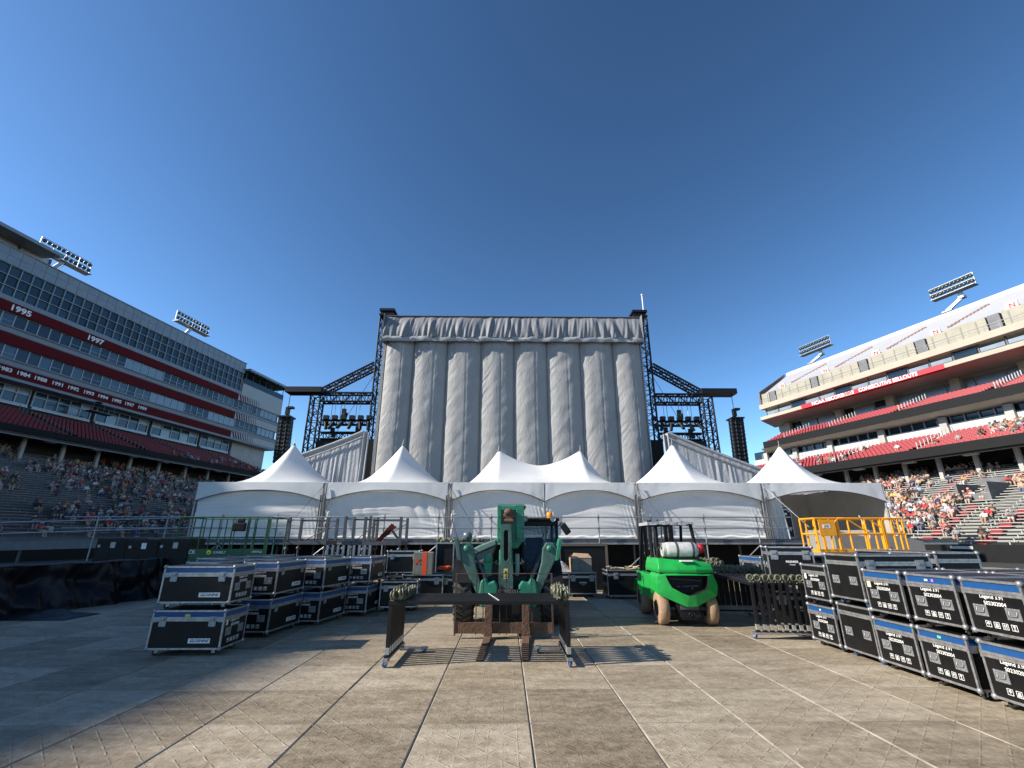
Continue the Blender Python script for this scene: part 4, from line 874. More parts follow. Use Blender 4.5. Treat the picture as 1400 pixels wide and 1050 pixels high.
def make_case(kind):
    spec = {'led': dict(L=1.15, W=.68, H=.56, stripe=BLUE), 'plain': dict(L=1.15, W=.73, H=.66, stripe=BLACK), 'grey': dict(L=1.15, W=.68, H=.56, stripe=BLACK),
            'trunk': dict(L=.86, W=.62, H=.62, stripe=BLACK), 'long': dict(L=1.72, W=.70, H=.72, stripe=BLACK), 'dark': dict(L=.95, W=.6, H=.60, stripe=BLACK), 'tall': dict(L=.62, W=.60, H=1.42, stripe=BLACK)}[kind]
    L, W_, H = spec['L'], spec['W'], spec['H']; hc = .09; z0, z1 = hc, hc+H; a, b_ = L/2, W_/2; e = .026
    t = thing('flight_case', 'x', 'flight case'); zl = z1-.165
    MB().box(-a+.006, -b_+.006, z0+.004, a-.006, b_-.006, zl).build('body', BLACK, t)
    ld = MB(); ld.box(-a+.006, -b_+.006, zl+.001, a-.006, b_-.006, z1-.004).build('lid', BLACK, t)
    sp = MB(); sp.box(-a+.003, -b_+.003, z1-.098, a-.003, b_-.003, z1-.034); sp.build('stripe', spec['stripe'], t)
    fr = MB()
    for z in (z0, z1-e):
        for s_ in (-1, 1):
            fr.box(-a, s_*b_-(e if s_ > 0 else 0), z, a, s_*b_+(0 if s_ > 0 else e), z+e); fr.box(s_*a-(e if s_ > 0 else 0), -b_+e, z, s_*a+(0 if s_ > 0 else e), b_-e, z+e)
    for sx in (-1, 1):
        for sy in (-1, 1): fr.box(min(sx*a, sx*(a-e)), min(sy*b_, sy*(b_-e)), z0+e, max(sx*a, sx*(a-e)), max(sy*b_, sy*(b_-e)), z1-e)
    for s_ in (-1, 1):                                     # lid joint belt
        for z, d in ((z1-.160, .001), (z1-.128, .0025)):
            fr.box(-a+e, s_*b_-(.012 if s_ > 0 else -.0)+(d if s_ > 0 else -d), z, a-e, s_*b_+(d if s_ > 0 else .012-d), z+.029)
            fr.box(s_*a-(.012 if s_ > 0 else 0)+(d if s_ > 0 else -d), -b_+e, z, s_*a+(d if s_ > 0 else .012-d), b_-e, z+.029)
    fr.build('edge_frame', ALU, t)
    cf = MB()
    for sx in (-1, 1):
        for sy in (-1, 1):
            for z in (z0+.012, z1-.012): cf.lathe([(0,-.034), (.024,-.026), (.036,0), (.024,.026), (0,.034)], (sx*(a-.012), sy*(b_-.012), z), 'z', 8)
            for z in (z1-.15,): cf.box(sx*(a-.045)-.05, sy*(b_-.01)-.016, z-.02, sx*(a-.045)+.05, sy*(b_-.01)+.016, z+.05)
    tag(cf.build('corner_fittings', STEEL, t), kind='stuff')
    for sx in (-1, 1):
        for sy in (-1, 1): obj('caster', CASTERS[0 if kind != 'plain' else 1], t, (sx*(a-.12), sy*(b_-.09), z0), (0, 0, random.uniform(-1, 1)))
    zm = z0 + H*.42
    if kind != 'tall':
        for sx, r in ((1, (0,1,0)), (-1, (0,-1,0))):
            for k in (-1, 1): onface('handle', HANDLE, t, (sx*(a-.005), k*W_*.26, zm), r, (0,0,1), .9)
    for sy, r in ((1, (-1,0,0)), (-1, (1,0,0))):
        for k in (-1, 1): onface('latch', LATCH, t, (k*L*.34, sy*(b_+.004), z1-.15), r, (0,0,1), 1.0 if kind in ('led', 'grey', 'dark') else 1.25)
    if kind in ('led', 'grey'):
        for sx, r in ((1, 1), (-1, -1)):
            letters('Legend 3.91', WHITE, t, (sx*(a-.0055), -.02*r, z0+H*.685), (0, r, 0), (0,0,1), .055, .005, name='lettering')
            letters('S02302004', WHITE, t, (sx*(a-.0055), 0, z0+H*.565), (0, r, 0), (0,0,1), .055, .005)
            for k in range(4): onface('icon', ICONS[k], t, (sx*(a-.0058), r*(k-1.5)*.092, z0+H*.18), (0, r, 0), (0,0,1), .72)
        for sy, r in ((1, -1), (-1, 1)):
            pl = MB().box(-.17, -.034, 0, .17, .034, .003).mesh('nameplate', WHITE) if 'nameplate' not in bpy.data.meshes else bpy.data.meshes['nameplate']
            p_ = onface('nameplate', pl, t, (r*L*.20, sy*(b_-.006), z0+H*.22), (r,0,0), (0,0,1))
            letters('GLOSHINE', INK, p_, (0, 0, .004), (1,0,0), (0,1,0), .056, .022, .22, 1.08)
    if kind == 'trunk':
        for sy, r in ((1, -1), (-1, 1)): letters('PREMIER', WHITE, t, (.02*r, sy*(b_-.0055), z0+H*.52), (r,0,0), (0,0,1), .062, .012); letters('GLOBAL', WHITE, t, (.02*r, sy*(b_-.0055), z0+H*.43), (r,0,0), (0,0,1), .028, .004)
    if kind == 'tall':
        for r in (-1, 1): MB().box(-.10, r*(b_-.004)-.002, 1.12, .10, r*(b_-.004)+.002, 1.22).build('label_plate', WHITE, t); onface('handle', HANDLE, t, (-.12, r*(b_-.004), .45), (-r,0,0), (0,0,1)); onface('handle', HANDLE, t, (.12, r*(b_-.004), .45), (-r,0,0), (0,0,1))
    return t
PROTO = {}
CH = {'led': .65, 'grey': .65, 'plain': .75, 'trunk': .71, 'long': .81, 'dark': .69, 'tall': 1.51}
def case(kind, x, y, z, rz, label, group=None):
    if kind not in PROTO: o = PROTO[kind] = make_case(kind); KIDS[o.name] = [(c, [(d, []) for d in kids(c)]) for c in kids(o)]; o.location = (x, y, z); o.rotation_euler = (0, 0, rz)
    else: o = dup(PROTO[kind], (x, y, z), rz)
    o['label'] = label
    if group: o['group'] = group
    elif 'group' in o: del o['group']
    return o
GR, GLF = 'black flight cases in the double row on the right', 'black flight cases stacked on the left'
# right-hand line: end faces look left, blue striped
row = [('led', 8.53, 'grey', 'led'), ('plain', 7.74, 'plain', 'plain'), ('led', 7.00, 'led', 'led'), ('led', 6.245, 'led', 'led'), ('led', 5.44, 'led', 'led')]
nth = ['at the far end beside the black frames', 'second from the far end, plain and taller', 'in the middle', 'second from the photo edge', 'at the photo edge']
def patch(c, m, pos, right, w, h_, name='tape'):
    onface(name, MB().box(-w/2, -h_/2, 0, w/2, h_/2, .002).mesh(name, m), c, pos, right, (0,0,1))
PAPER = mat('cream_paper', (.62,.55,.40), .8); GTAPE = mat('green_tape', (.12,.60,.22), .6); PTAPE = mat('pink_tape', (.55,.18,.45), .6)
ROW = []
for i, (k0, y, ku, _) in enumerate(row):
    lo = case(k0, 5.38+.575+(0.02 if i == 1 else 0), y, 0, R((.8, -.6, .5, -.8, 1.2)[i]), 'flight case, lower layer of the right row, ' + nth[i], GR)
    hi = case(ku, 5.38+.575+random.uniform(-.015, .02), y+(-.015, .02, .01, -.0, .0)[i], CH[k0], R((-1.2, .8, -.7, .9, -.5)[i]), 'flight case, upper layer of the right row, ' + nth[i], GR)
    ROW.append((lo, hi))
patch(ROW[3][0], GTAPE, (-.5765, .02, .583), (0,-1,0), .05, .028); patch(ROW[3][1], WHITE, (-.5765, .03, .585), (0,-1,0), .045, .022); patch(ROW[3][1], PTAPE, (-.5765, -.06, .585), (0,-1,0), .03, .03)
patch(ROW[2][1], PAPER, (-.571, .26, .45), (0,-1,0), .07, .085, 'paper_label'); patch(ROW[0][1], WHITE, (-.571, .25, .45), (0,-1,0), .055, .085, 'paper_label'); patch(ROW[0][0], WHITE, (-.5765, .0, .583), (0,-1,0), .03, .025)
case('led', 5.96, 4.66, 0, .01, 'flight case cut off at the near end of the right row, lower layer', GR); case('led', 5.95, 4.64, .65, -.01, 'flight case cut off at the near end of the right row, upper layer', GR)
for i, y in enumerate((4.7, 5.45, 6.2, 6.95)):            # second rank behind, only tops in view
    case('grey', 7.15, y, 0, .01, 'lower flight case, second rank behind the right row, %s from the photo edge' % ORD[i], 'hidden flight cases behind the right row'); case('grey', 7.16, y+.02, .65, -.012, 'flight case with grey lid, second rank behind the right row, %s from the photo edge' % ORD[i], 'flight case lids behind the right row')
for i, y in enumerate((5.2, 5.95, 6.7)):
    case('grey', 8.36, y, 0, .0, 'lower flight case, third rank behind the right row, %s from the photo edge' % ORD[i], 'hidden flight cases behind the right row'); case('grey', 8.35, y-.02, .65, .012, 'flight case with grey lid, third rank behind the right row, %s from the photo edge' % ORD[i], 'flight case lids behind the right row')
case('long', 7.15, 8.46, 0, R(90), 'long black trunk in the lower layer behind the right row', GR); case('long', 7.15, 8.46, .72, R(90), 'long black trunk with two big latches on top behind the right row', GR)
case('trunk', 6.05, 10.35, 0, R(-20), 'black trunk under the higher one lettered PREMIER on the right', None); case('trunk', 6.03, 10.33, .86, R(-20), 'black trunk lettered PREMIER with two latches beyond the right row', None)
MB_ = thing('timber_dunnage', 'dark timber blocks between the two PREMIER trunks', 'timber', (6.05, 10.35, .71)); MB().box(-.4, -.25, 0, -.25, .25, .15).build('block', BLACKP, MB_); MB().box(.25, -.25, 0, .4, .25, .15).build('block', BLACKP, MB_)
case('dark', 7.1, 10.4, 0, 0, 'dark trunk to the right of the PREMIER trunk, bottom'); case('dark', 7.1, 10.4, .69, 0, 'dark trunk to the right of the PREMIER trunk, top')
case('led', 6.55, 12.3, 0, R(-90), 'blue striped flight case behind the PREMIER trunk, bottom'); case('led', 6.55, 12.3, .65, R(-92), 'blue striped flight case behind the PREMIER trunk, top')
# left group
P = [((-5.035, 8.46), 0, 'nearest the camera'), ((-4.67, 10.06), R(-95), 'second from the front'), ((-4.15, 11.22), R(-98), 'third from the front'), ((-3.58, 12.5), R(-94), 'nearest the tents')]
for i, ((x, y), rz, w) in enumerate(P):
    lo = case('led', x, y, 0, rz, 'black GLOSHINE flight case, lower of the left stack %s' % w, GLF)
    case('led', x+(-.03, .03, .02, .02)[i], y+(.08, -.05, .04, -.02)[i], .65, rz+R((.8, 2, -1.5, 1)[i]), 'black GLOSHINE flight case, upper of the left stack %s' % w, GLF)
    if i == 0: patch(lo, mat('lime_tape', (.45,.55,.06), .6), (-.02, -.3415, .575), (1,0,0), .08, .035); patch(lo, PAPER, (.5755, -.25, .46), (0,1,0), .06, .08, 'paper_label')
for i, (x, y, rz) in enumerate(((-5.78, 10.08, 85), (-5.42, 11.45, 84), (-4.9, 12.95, 86), (-6.75, 11.9, 86), (-6.3, 13.2, 86))):
    w = ('just behind the nearest left stack', 'behind the second left stack', 'behind the third left stack', 'farther left behind the second left stack', 'farther left behind the third left stack')[i]
    case('led', x, y, 0, R(rz), 'lower flight case %s, blue striped' % w); case('led', x, y, .65, R(rz+1), 'upper flight case %s, blue striped lid in view' % w)
case('dark', -2.72, 12.95, 0, R(4), 'black trunk with side handles right of the left stacks'); case('plain', -2.35, 14.4, 0, R(2), 'low black case beneath the grey box with the orange tape')
case('dark', -2.95, 14.6, 0, 0, 'dark case under the charcoal trunk beyond the left stacks'); case('dark', -3.0, 14.6, .69, R(3), 'charcoal trunk rising behind the fourth left stack')
case('trunk', -1.45, 14.75, 0, R(1), 'black open-sided case with pale drawers left of the telehandler wheel')
case('dark', 1.75, 15.9, 0, R(-2), 'black case right of the telehandler, carrying a grey tarp'); case('tall' if 0 else 'trunk', 2.42, 15.75, 0, R(0), 'small black case with sticker under the cardboard box'); 
case('long', 3.95, 15.3, 0, R(1), 'large black trunk with two latches between the telehandler and the forklift')
case('dark', 5.0, 15.6, 0, R(3), 'black case behind the forklift mast')
for i, (x, y, w, hh) in enumerate(((-12.9, 16.0, .98, 1.73), (-11.85, 15.95, 1.0, 1.70), (-10.8, 15.9, .95, 1.72))):
    cab = thing('storage_cabinet', 'tall black storage cabinet left of the green lift, %s of three' % ('left', 'middle', 'right')[i], 'cabinet', (x, y, 0), R(3), 'black cabinets left of the green lift')
    MB().box(-w/2, 0, .10, w/2, .9, hh).build('body', BLACK, cab, bevel=.015)
    for k in (-1, 1): MB().box(k*w*.25-w*.22, -.012, .16, k*w*.25+w*.22, -.001, hh-.08).build('door', BLACKP, cab, bevel=.004)
    MB().box(-.03, -.018, hh-.30, .12, -.0125, hh-.12).build('sticker', WHITE if i == 1 else STEEL, cab); MB().box(-.42, -.016, hh-.28, -.34, -.0125, hh-.2).build('sticker', STEEL, cab)
    for k in (-1, 1):
        for y2 in (.1, .8): obj('caster', CASTERS[0], cab, (k*(w/2-.1), y2, .10))
tk = case('tall', 13.45, 22.9, 1.66, R(1), 'tall black rack case with silver edges standing inside the open tent')
# bits of tape and stickers on single cases
def sticker(cname, m, pos, sz): pass

# ---------------------------------------------------------------- nested black frames on dollies
def coupler_mesh():
    m = MB(); seg = 12
    for dx in (-.022, .022):
        ring = [(dx + .018*math.cos(0), .052*math.cos(2*math.pi*k/seg), .085 + .052*math.sin(2*math.pi*k/seg)) for k in range(seg+1)]; m.path(ring, .014, 6)
    m.lathe([(0,-.03), (.030,-.03), (.038,0), (.030,.03), (0,.03)], (0, 0, .085), 'x', 9); m.box(-.03, -.02, 0, .03, .02, .045); m.tube((0, -.06, .12), (.0, .075, .06), .008, 6); m.lathe([(.018,-.012), (.018,.012), (0,.012)], (0, .075, .06), 'y', 6)
    m.tube((0,.03,.03), (.05,.06,.0), .012, 6); return m.mesh('coupler', OLIVE)
COUP = coupler_mesh()
def frame_meshes(span, ht):
    b_ = MB(); b_.box(-span/2, -.033, ht-.05, span/2, .033, ht, 0); b_.box(-span/2+.04, -.0345, ht-.034, span/2-.04, .0345, ht-.016, 0)
    l = MB(); l.box(-.026, -.026, .13, .026, .026, ht-.051); l.box(-.030, -.020, .30, .030, .020, ht-.2); l.box(-.04, -.04, .115, .04, .04, .13)
    p = MB(); p.box(-.029, -.029, .15, .029, .029, .24)
    return b_.mesh('top_bar', BLACKP), l.mesh('leg', BLACKP), p.mesh('foot_sleeve', mat('pale_sleeve', (.30,.30,.28), .6, nz=.4, nsc=20) if 'pale_sleeve' not in bpy.data.materials else bpy.data.materials['pale_sleeve'])
def cart(label, loc, rz, span, ht, n, pitch, where, out=1, dense=3):
    tb_, lg, ft = frame_meshes(span, ht); M = Matrix.Rotation(rz, 4, 'Z')
    for i in range(n):
        p = Vector(loc) + M @ Vector((0, i*pitch, 0))
        t = thing('support_frame', '%s black table-like frame from the camera in the nested set %s' % (ORD[i], where) if abs(rz) < .5 else '%s black frame from the %s end of the set %s' % (ORD[i], 'left', where), 'frame', p, rz, 'nested black frames ' + where)
        obj('top_bar', tb_, t)
        for s_ in (-1, 1):
            obj('leg', lg, t, (s_*(span/2-.03), 0, 0)); obj('foot_sleeve', ft, t, (s_*(span/2-.03), 0, 0))
            for k in range(dense): obj('coupler', COUP, t, (s_*(span/2-.05-.105*k+random.uniform(-.012, .012)), random.uniform(-.008, .008), ht+(-.002 if random.random() < .7 else .03)), (random.uniform(-.15, .15), random.uniform(-.12, .12), random.uniform(-.35, .35)))
    ln = (n-1)*pitch
    for s_ in (-1, 1):
        p = Vector(loc) + M @ Vector((s_*(span/2-.03), 0, 0))
        d = thing('frame_dolly', 'grey wheeled dolly under the %s legs of the frames %s' % (('left', 'right')[s_ > 0], where), 'dolly', p, rz)
        MB().box(-.035, -.12, .085, .035, ln+.12, .114).build('beam', STEEL, d); MB().box(min(-.0, -s_*.46*out), ln*.82, .06, max(0, -s_*.46*out), ln*.82+.09, .084).build('outrigger', STEEL, d)
        for q in ((0, -.06), (0, ln+.06), (-s_*.40*out, ln*.82+.045)): obj('caster', CASTERS[1], d, (q[0], q[1], .09 if q[0] == 0 else .09), (0, 0, random.uniform(-1, 1)+1.3))
    return
cart('', (-.385, 7.50, 0), 0, 2.69, .855, 9, .118, 'in front of the telehandler', dense=2)
tp = thing('white_tape', 'dashed white cord lying across the black frames in front of the telehandler', 'cord', (0,0,.858))
for k in range(7): MB().beam((-.28+.028*k, 8.38-.135*k, .003), (-.262+.028*k, 8.30-.135*k, .003), .018, .006).build('dash', WHITE, tp)
cart('', (4.82, 10.55, 0), R(-98), 2.6, .95, 9, .125, 'beside the near right flight cases', dense=1)
cart('', (5.0, 12.95, 0), R(-94), 2.4, .95, 10, .125, 'second from the right flight cases', dense=2)
cart('', (4.95, 15.55, 0), R(-90), 2.2, 1.0, 12, .125, 'farthest back on the right', dense=4)
# ---------------------------------------------------------------- telehandler, facing the camera
TH = thing('telehandler', 'green telescopic handler facing the camera with rusty forks lowered to the floor', 'telehandler', (.05, 10.95, 0))
def tyre(par, name, c, r, w, lug=True):
    t = MB(); t.lathe([(r*.55,-w/2*.8), (r*.62,-w/2), (r*.90,-w/2), (r*.965,-w/2*.86), (r*.965,w/2*.86), (r*.90,w/2), (r*.62,w/2), (r*.55,w/2*.8)], (0,0,0), 'x', 36)
    if lug:
        for k in range(22):
            for s_ in (-1, 1):
                an = 2*math.pi*(k + (.5 if s_ > 0 else 0))/22; M = Matrix.Rotation(an, 4, 'X') @ Matrix.Translation((s_*w*.24, 0, r*.965)) @ Matrix.Rotation(s_*.65, 4, 'Z')
                t.box(-w*.30, -.032, -.03, w*.30, .032, r*.045, 0, M)
    o = t.build(name, DUSTYRUBBER, par, c)
    m = MB(); m.lathe([(0,-w*.30), (r*.2,-w*.32), (r*.24,-w*.2), (r*.5,-w*.22), (r*.56,-w*.42), (r*.56,w*.42), (r*.5,w*.2), (0,w*.2)], (0,0,0), 'x', 24)
    for k in range(8): m.lathe([(.018,-w*.27), (.018,-w*.2)], (0, r*.34*math.cos(k*.785), r*.34*math.sin(k*.785)), 'x', 6)
    m.build('rim', GREYGREEN, o); return o
for sx in (-1, 1):
    for y in (0, 2.9): tyre(TH, 'tyre', (sx*.94, y, .62), .62, .38)
    fd = MB(); fd.grid(lambda u, v, sx=sx: (sx*(.76+.40*v), .0+.68*math.cos(R(20+140*u)), .62+.70*math.sin(R(20+140*u))), 12, 1); fd.build('mudguard', BLACKP, TH)
ch = MB(); ch.box(-.42, -.45, .45, .42, 3.5, .98); ch.box(-.75, -.14, .50, .75, .14, .74); ch.box(-.75, 2.76, .5, .75, 3.04, .74); ch.build('chassis', BLACKP, TH, bevel=.02)
ax = MB(); ax.lathe([(0,-.2), (.20,-.12), (.24,0), (.20,.12), (0,.2)], (0, 0, .62), 'y', 14); ax.tube((-.7, -.18, .6), (.7, -.18, .6), .03, 8); ax.build('axle', DSTEEL, TH)
bsh = MB(); bsh.box(-.72, .35, .60, .30, 1.1, 1.18); bsh.box(.30, .2, .55, .95, .8, .92); bsh.build('body_shroud', BLACKP, TH, bevel=.03)
# engine hood on the left, cab on the right
hd_ = MB(); hd_.prism([(-.93, 1.36), (-.84, 1.49), (-.66, 1.58), (-.28, 1.72), (-.26, 1.58), (-.45, 1.50), (-.90, 1.31)], .62, 2.7, 'y'); ho_ = hd_.build('engine_hood', PALEGREEN, TH, bevel=.03)
gh = MB(); gh.prism([(-.90, 1.305), (-.45, 1.495), (-.265, 1.575), (-.40, 1.28), (-.76, 1.13)], .66, 2.6, 'y'); gh.build('hood_grille', mat('grey_grille', (.20,.20,.19), .6), TH, bevel=.02)
cbx = MB(); X0, X1, Yf, Yb, Zb, Zt = .33, 1.25, .78, 2.2, .98, 2.17
for x in (X0, X1-.07):
    cbx.beam((x+.035, Yf-.1, Zb), (x+.035, Yf+.12, Zt-.1), .07, .08); cbx.beam((x+.035, Yb, Zb), (x+.035, Yb-.1, Zt-.1), .07, .08)
cbx.box(X0, Yf+.02, Zt-.14, X1, Yf+.16, Zt-.03); cbx.box(X0, Yb-.18, Zt-.12, X1, Yb-.06, Zt-.03); cbx.box(X0, Yf-.1, Zb-.08, X1, Yf+.05, Zb+.12); cbx.box(X0, Yf, Zb-.12, X1, Yb, Zb); cbx.box(X0, Yf+.12, Zt-.12, X0+.06, Yb-.1, Zt-.03); cbx.box(X1-.06, Yf+.12, Zt-.12, X1, Yb-.1, Zt-.03)
cb_ = cbx.build('cab_frame', BLACKP, TH, bevel=.015)
rf_ = MB(); rf_.box(X0-.03, Yf-.03, Zt-.03, X1+.03, Yb, Zt+.04); rf_.build('cab_roof', BLACKP, TH, bevel=.02)
gl = MB(); gl.add([(X0+.05, Yf-.09, Zb+.10), (X1-.05, Yf-.09, Zb+.10), (X1-.05, Yf+.10, Zt-.13), (X0+.05, Yf+.10, Zt-.13)], [(0,1,2,3)]); gl.build('windscreen', CABGLASS, TH)
gl = MB(); gl.box(X0+.05, Yb-.06, Zb+.1, X1-.05, Yb-.05, Zt-.12); gl.build('rear_window', CABGLASS, TH)
gl = MB(); gl.box(X1-.03, Yf+.12, Zb+.1, X1-.02, Yb-.1, Zt-.12); gl.build('side_window', CABGLASS, TH)
st_ = MB(); st_.box(.5, 1.5, .98, .95, 1.95, 1.2); st_.box(.5, 1.85, 1.2, .95, 1.97, 1.75); st_.build('driver_seat', BLACKP, TH, bevel=.04)
sw_ = MB(); sw_.path([(.72+.18*math.cos(k*.5236), 1.15+.08*math.sin(k*.5236), 1.38+.14*math.sin(k*.5236)) for k in range(13)], .018, 6); sw_.tube((.72, 1.0, .98), (.72, 1.15, 1.38), .035, 8); sw_.box(.42, .80, 1.0, 1.0, 1.0, 1.28); sw_.build('steering_wheel', BLACKP, TH)
wp = MB(); wp.tube((.60, Yf-.10, Zb+.12), (.90, Yf+.06, Zt-.32), .010, 5); wp.build('wiper', BLACKP, TH)
bc = MB(); bc.lathe([(.075,0), (.075,.07), (.055,.11), (0,.12)], (1.06, .95, Zt+.075), 'z', 14); bc.lathe([(.065,0), (.065,.035)], (1.06, .95, Zt+.04), 'z', 14); bc.build('beacon', AMBER, TH)
for x in (.44, 1.12): MB().lathe([(0,0), (.06,0), (.07,-.02), (.05,.08), (0,.09)], (x, Yf-.05, Zt+.02), 'y', 12).build('work_light', mat('lamp_lens', (.45,.45,.42), .35) if 'lamp_lens' not in bpy.data.materials else bpy.data.materials['lamp_lens'], TH)
mr_ = MB(); mr_.path([(1.25, .9, 2.0), (1.32, .70, 2.10), (1.37, .6, 2.02)], .014, 6); mr_.build('mirror_arm', BLACKP, TH); 
mm = MB(); M = Matrix.Translation((1.40, .58, 1.95)) @ Matrix.Rotation(R(-35), 4, 'Y') ; mm.box(-.08, -.03, -.14, .08, .03, .14, 0, M); mm.build('mirror', BLACKP, TH, bevel=.03)
ml = MB(); ml.path([(-.80, .70, 1.45), (-.86, .3, 1.62), (-.90, .15, 1.74)], .014, 6); ml.lathe([(0,-.03), (.10,-.02), (.11,.02), (.07,.06), (0,.07)], (-.92, .12, 1.78), 'y', 14); ml.build('round_mirror', mat('mirror_shell', (.10,.12,.14), .3), TH)
# boom: outer box, head with slotted plate, fly section hoses
bo = MB(); bo.prism([(-.16, 1.62), (-.22, 1.68), (-.22, 2.34), (-.16, 2.40), (.30, 2.40), (.36, 2.34), (.36, 1.70), (.22, 1.52), (-.05, 1.52)], -.30, 4.2, 'y'); bo.build('boom', GREEN, TH, bevel=.015)
fr_ = MB()
fr_.box(-.235, -.36, 1.66, -.14, -.28, 2.40); fr_.box(.19, -.36, 1.66, .37, -.28, 2.40); fr_.box(-.14, -.36, 2.33, .19, -.28, 2.43); fr_.box(-.235, -.34, 2.40, .37, .05, 2.44); fr_.build('boom_collar', GREEN, TH, bevel=.012)
rl_ = MB(); rl_.tube((-.10, -.36, 2.20), (.15, -.36, 2.20), .055, 12); rl_.tube((-.08, -.40, 2.10), (.12, -.40, 2.10), .045, 12); rl_.lathe([(.03,-.1), (.08,-.06), (.08,.06), (.03,.1)], (.02, -.38, 2.29), 'x', 10); rl_.box(-.06, -.42, 2.0, .10, -.34, 2.18); rl_.build('boom_roller', RUST, TH)
def slotted(outer, inner, y0, y1):                       # plate with a hole: outer/inner loops of equal length
    m = MB(); n = len(outer); vs = [(x, y0, z) for x, z in outer] + [(x, y0, z) for x, z in inner] + [(x, y1, z) for x, z in outer] + [(x, y1, z) for x, z in inner]
    fs = []
    for i in range(n):
        j = (i+1) % n; fs += [(i, j, n+j, n+i), (2*n+j, 2*n+i, 3*n+i, 3*n+j), (j, i, 2*n+i, 2*n+j), (n+i, n+j, 3*n+j, 3*n+i)]
    return m.add(vs, fs)
out_ = [(-.145, 2.02), (.075, 2.02), (.085, 1.8), (.085, 1.42), (.085, 1.25), (.115, 1.15), (.115, .66), (-.185, .66), (-.185, 1.15), (-.155, 1.25), (-.155, 1.42), (-.155, 1.8)]
inn_ = [(-.065, 1.90), (-.005, 1.90), (.012, 1.86), (.012, 1.6), (.012, 1.34), (-.005, 1.29), (-.02, 1.28), (-.05, 1.28), (-.065, 1.29), (-.082, 1.34), (-.082, 1.6), (-.082, 1.86)]
slotted(out_, inn_, -.60, -.52).build('boom_head_plate', PALEGREEN if 0 else GREYGREEN, TH, bevel=.006)
bh = MB(); bh.box(-.145, -.519, 1.3, -.11, -.30, 2.0); bh.box(.04, -.519, 1.3, .075, -.30, 2.0); bh.prism([(-.519, .70), (-.519, 1.3), (-.30, 1.5), (-.25, 1.2), (-.35, .7)], -.185, -.15, 'x'); bh.prism([(-.519, .70), (-.519, 1.3), (-.30, 1.5), (-.25, 1.2), (-.35, .7)], .08, .115, 'x'); bh.box(-.11, -.4, 1.3, .04, -.38, 2.0, 0); bh.build('boom_head_cheek', GREEN, TH, bevel=.006)
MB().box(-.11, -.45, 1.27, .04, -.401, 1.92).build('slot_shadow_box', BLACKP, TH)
lb = MB(); lb.box(-.082, -.604, .93, .002, -.601, 1.13); lb.build('warning_label', mat('yellow_label', (.62,.50,.12), .6), TH)
wl_ = MB(); wl_.prism([(-.07, 1.045), (-.01, 1.045), (-.04, 1.10)], -.607, -.6045, 'y'); wl_.box(-.065, -.607, .95, -.045, -.6045, .98); wl_.box(-.03, -.607, .95, -.012, -.6045, .98); wl_.box(-.065, -.607, 1.0, -.012, -.6045, 1.008); wl_.build('warning_symbol', BLACKP, TH)
for x0, x1, m_ in ((-.52, -.33, GREEN), (.16, .26, PALEGREEN)):
    b_ = MB(); b_.prism([(x0, .80), (x0, 1.3), (x0+.04, 1.40), (x1-.03, 1.40), (x1, 1.33), (x1, .80)] if x0 < 0 else [(x0, .9), (x0, 1.42), (x1, 1.42), (x1, 1.1), (x1-.03, .9)], -.42, -.30, 'y'); b_.build('lift_bracket', m_, TH, bevel=.03)
MB().lathe([(0,-.08), (.07,-.08), (.085,0), (.07,.08), (0,.08)], (-.43, -.42, 1.32), 'y', 14).build('pivot_pin', GREEN, TH)
for s_ in (-1, 1):                                         # folded stabiliser legs
    c = .0 if s_ < 0 else .03
    A = MB(); A.prism([(s_*1.03+c, 1.52), (s_*.95+c, 1.65), (s_*.80+c, 1.65), (s_*.72+c, 1.52), (s_*.69+c, 1.25), (s_*.57+c, .86), (s_*.44+c, .78), (s_*.44+c, .42), (s_*.60+c, .42), (s_*.62+c, .60), (s_*.98+c, 1.30)], -.62, -.40, 'y'); A.build('stabiliser_leg', GREYGREEN, TH, bevel=.02)
    Pd = MB(); Pd.prism([(s_*1.15+c, 1.72), (s_*1.07+c, 1.73), (s_*1.0+c, 1.45), (s_*.98+c, 1.28), (s_*1.05+c, 1.30)], -.66, -.36, 'y'); Pd.build('stabiliser_pad', GREYGREEN if s_ < 0 else GREEN, TH, bevel=.012)
    MB().lathe([(0,-.14), (.07,-.14), (.07,.14), (0,.14)], (s_*.87+c, -.51, 1.53), 'y', 12).build('pivot_pin', GREEN, TH)
    Cy = MB(); Cy.tube((s_*.45+c, -.46, .88), (s_*.62+c, -.40, 1.22), .05, 10); Cy.tube((s_*.62+c, -.40, 1.22), (s_*.74+c, -.38, 1.44), .028, 10); Cy.build('stabiliser_cylinder', [DSTEEL], TH)
    Bk = MB(); Bk.prism([(s_*.20+c, .40), (s_*.20+c, .80), (s_*.27+c, .90), (s_*.40+c, .86), (s_*.46+c, .95), (s_*.56+c, .90), (s_*.60+c, .62), (s_*.56+c, .40)], -.70, -.45, 'y'); Bk.build('stabiliser_base', GREEN, TH, bevel=.03)
hs = MB()
for k in range(6): hs.path([(-.30+k*.1, -.66, .62+.05*(k % 2)), (-.2+k*.09, -.85-.05*k % .2, .55+.1*(k % 3)), (-.05+k*.05, -1.0, .75), (.05+k*.03, -1.2, .6), (-.1+k*.06, -1.4, .72)], .018, 6)
hs.build('hydraulic_hose', RUBBER, TH)
hs = MB()
for s_ in (-1, 1):
    for k in range(7):
        x = s_*(.34+.05*k)+.05; hs.path([(x, -.30, .7+.03*k), (x+.03*s_, -.42+.02*k, .95+.03*(k % 3)), (x-.04*s_, -.36, 1.15), (x-.10*s_, -.1, 1.22+.04*(k % 2))], .016, 6)
hs.build('hydraulic_hose', RUBBER, TH)
vb_ = MB()
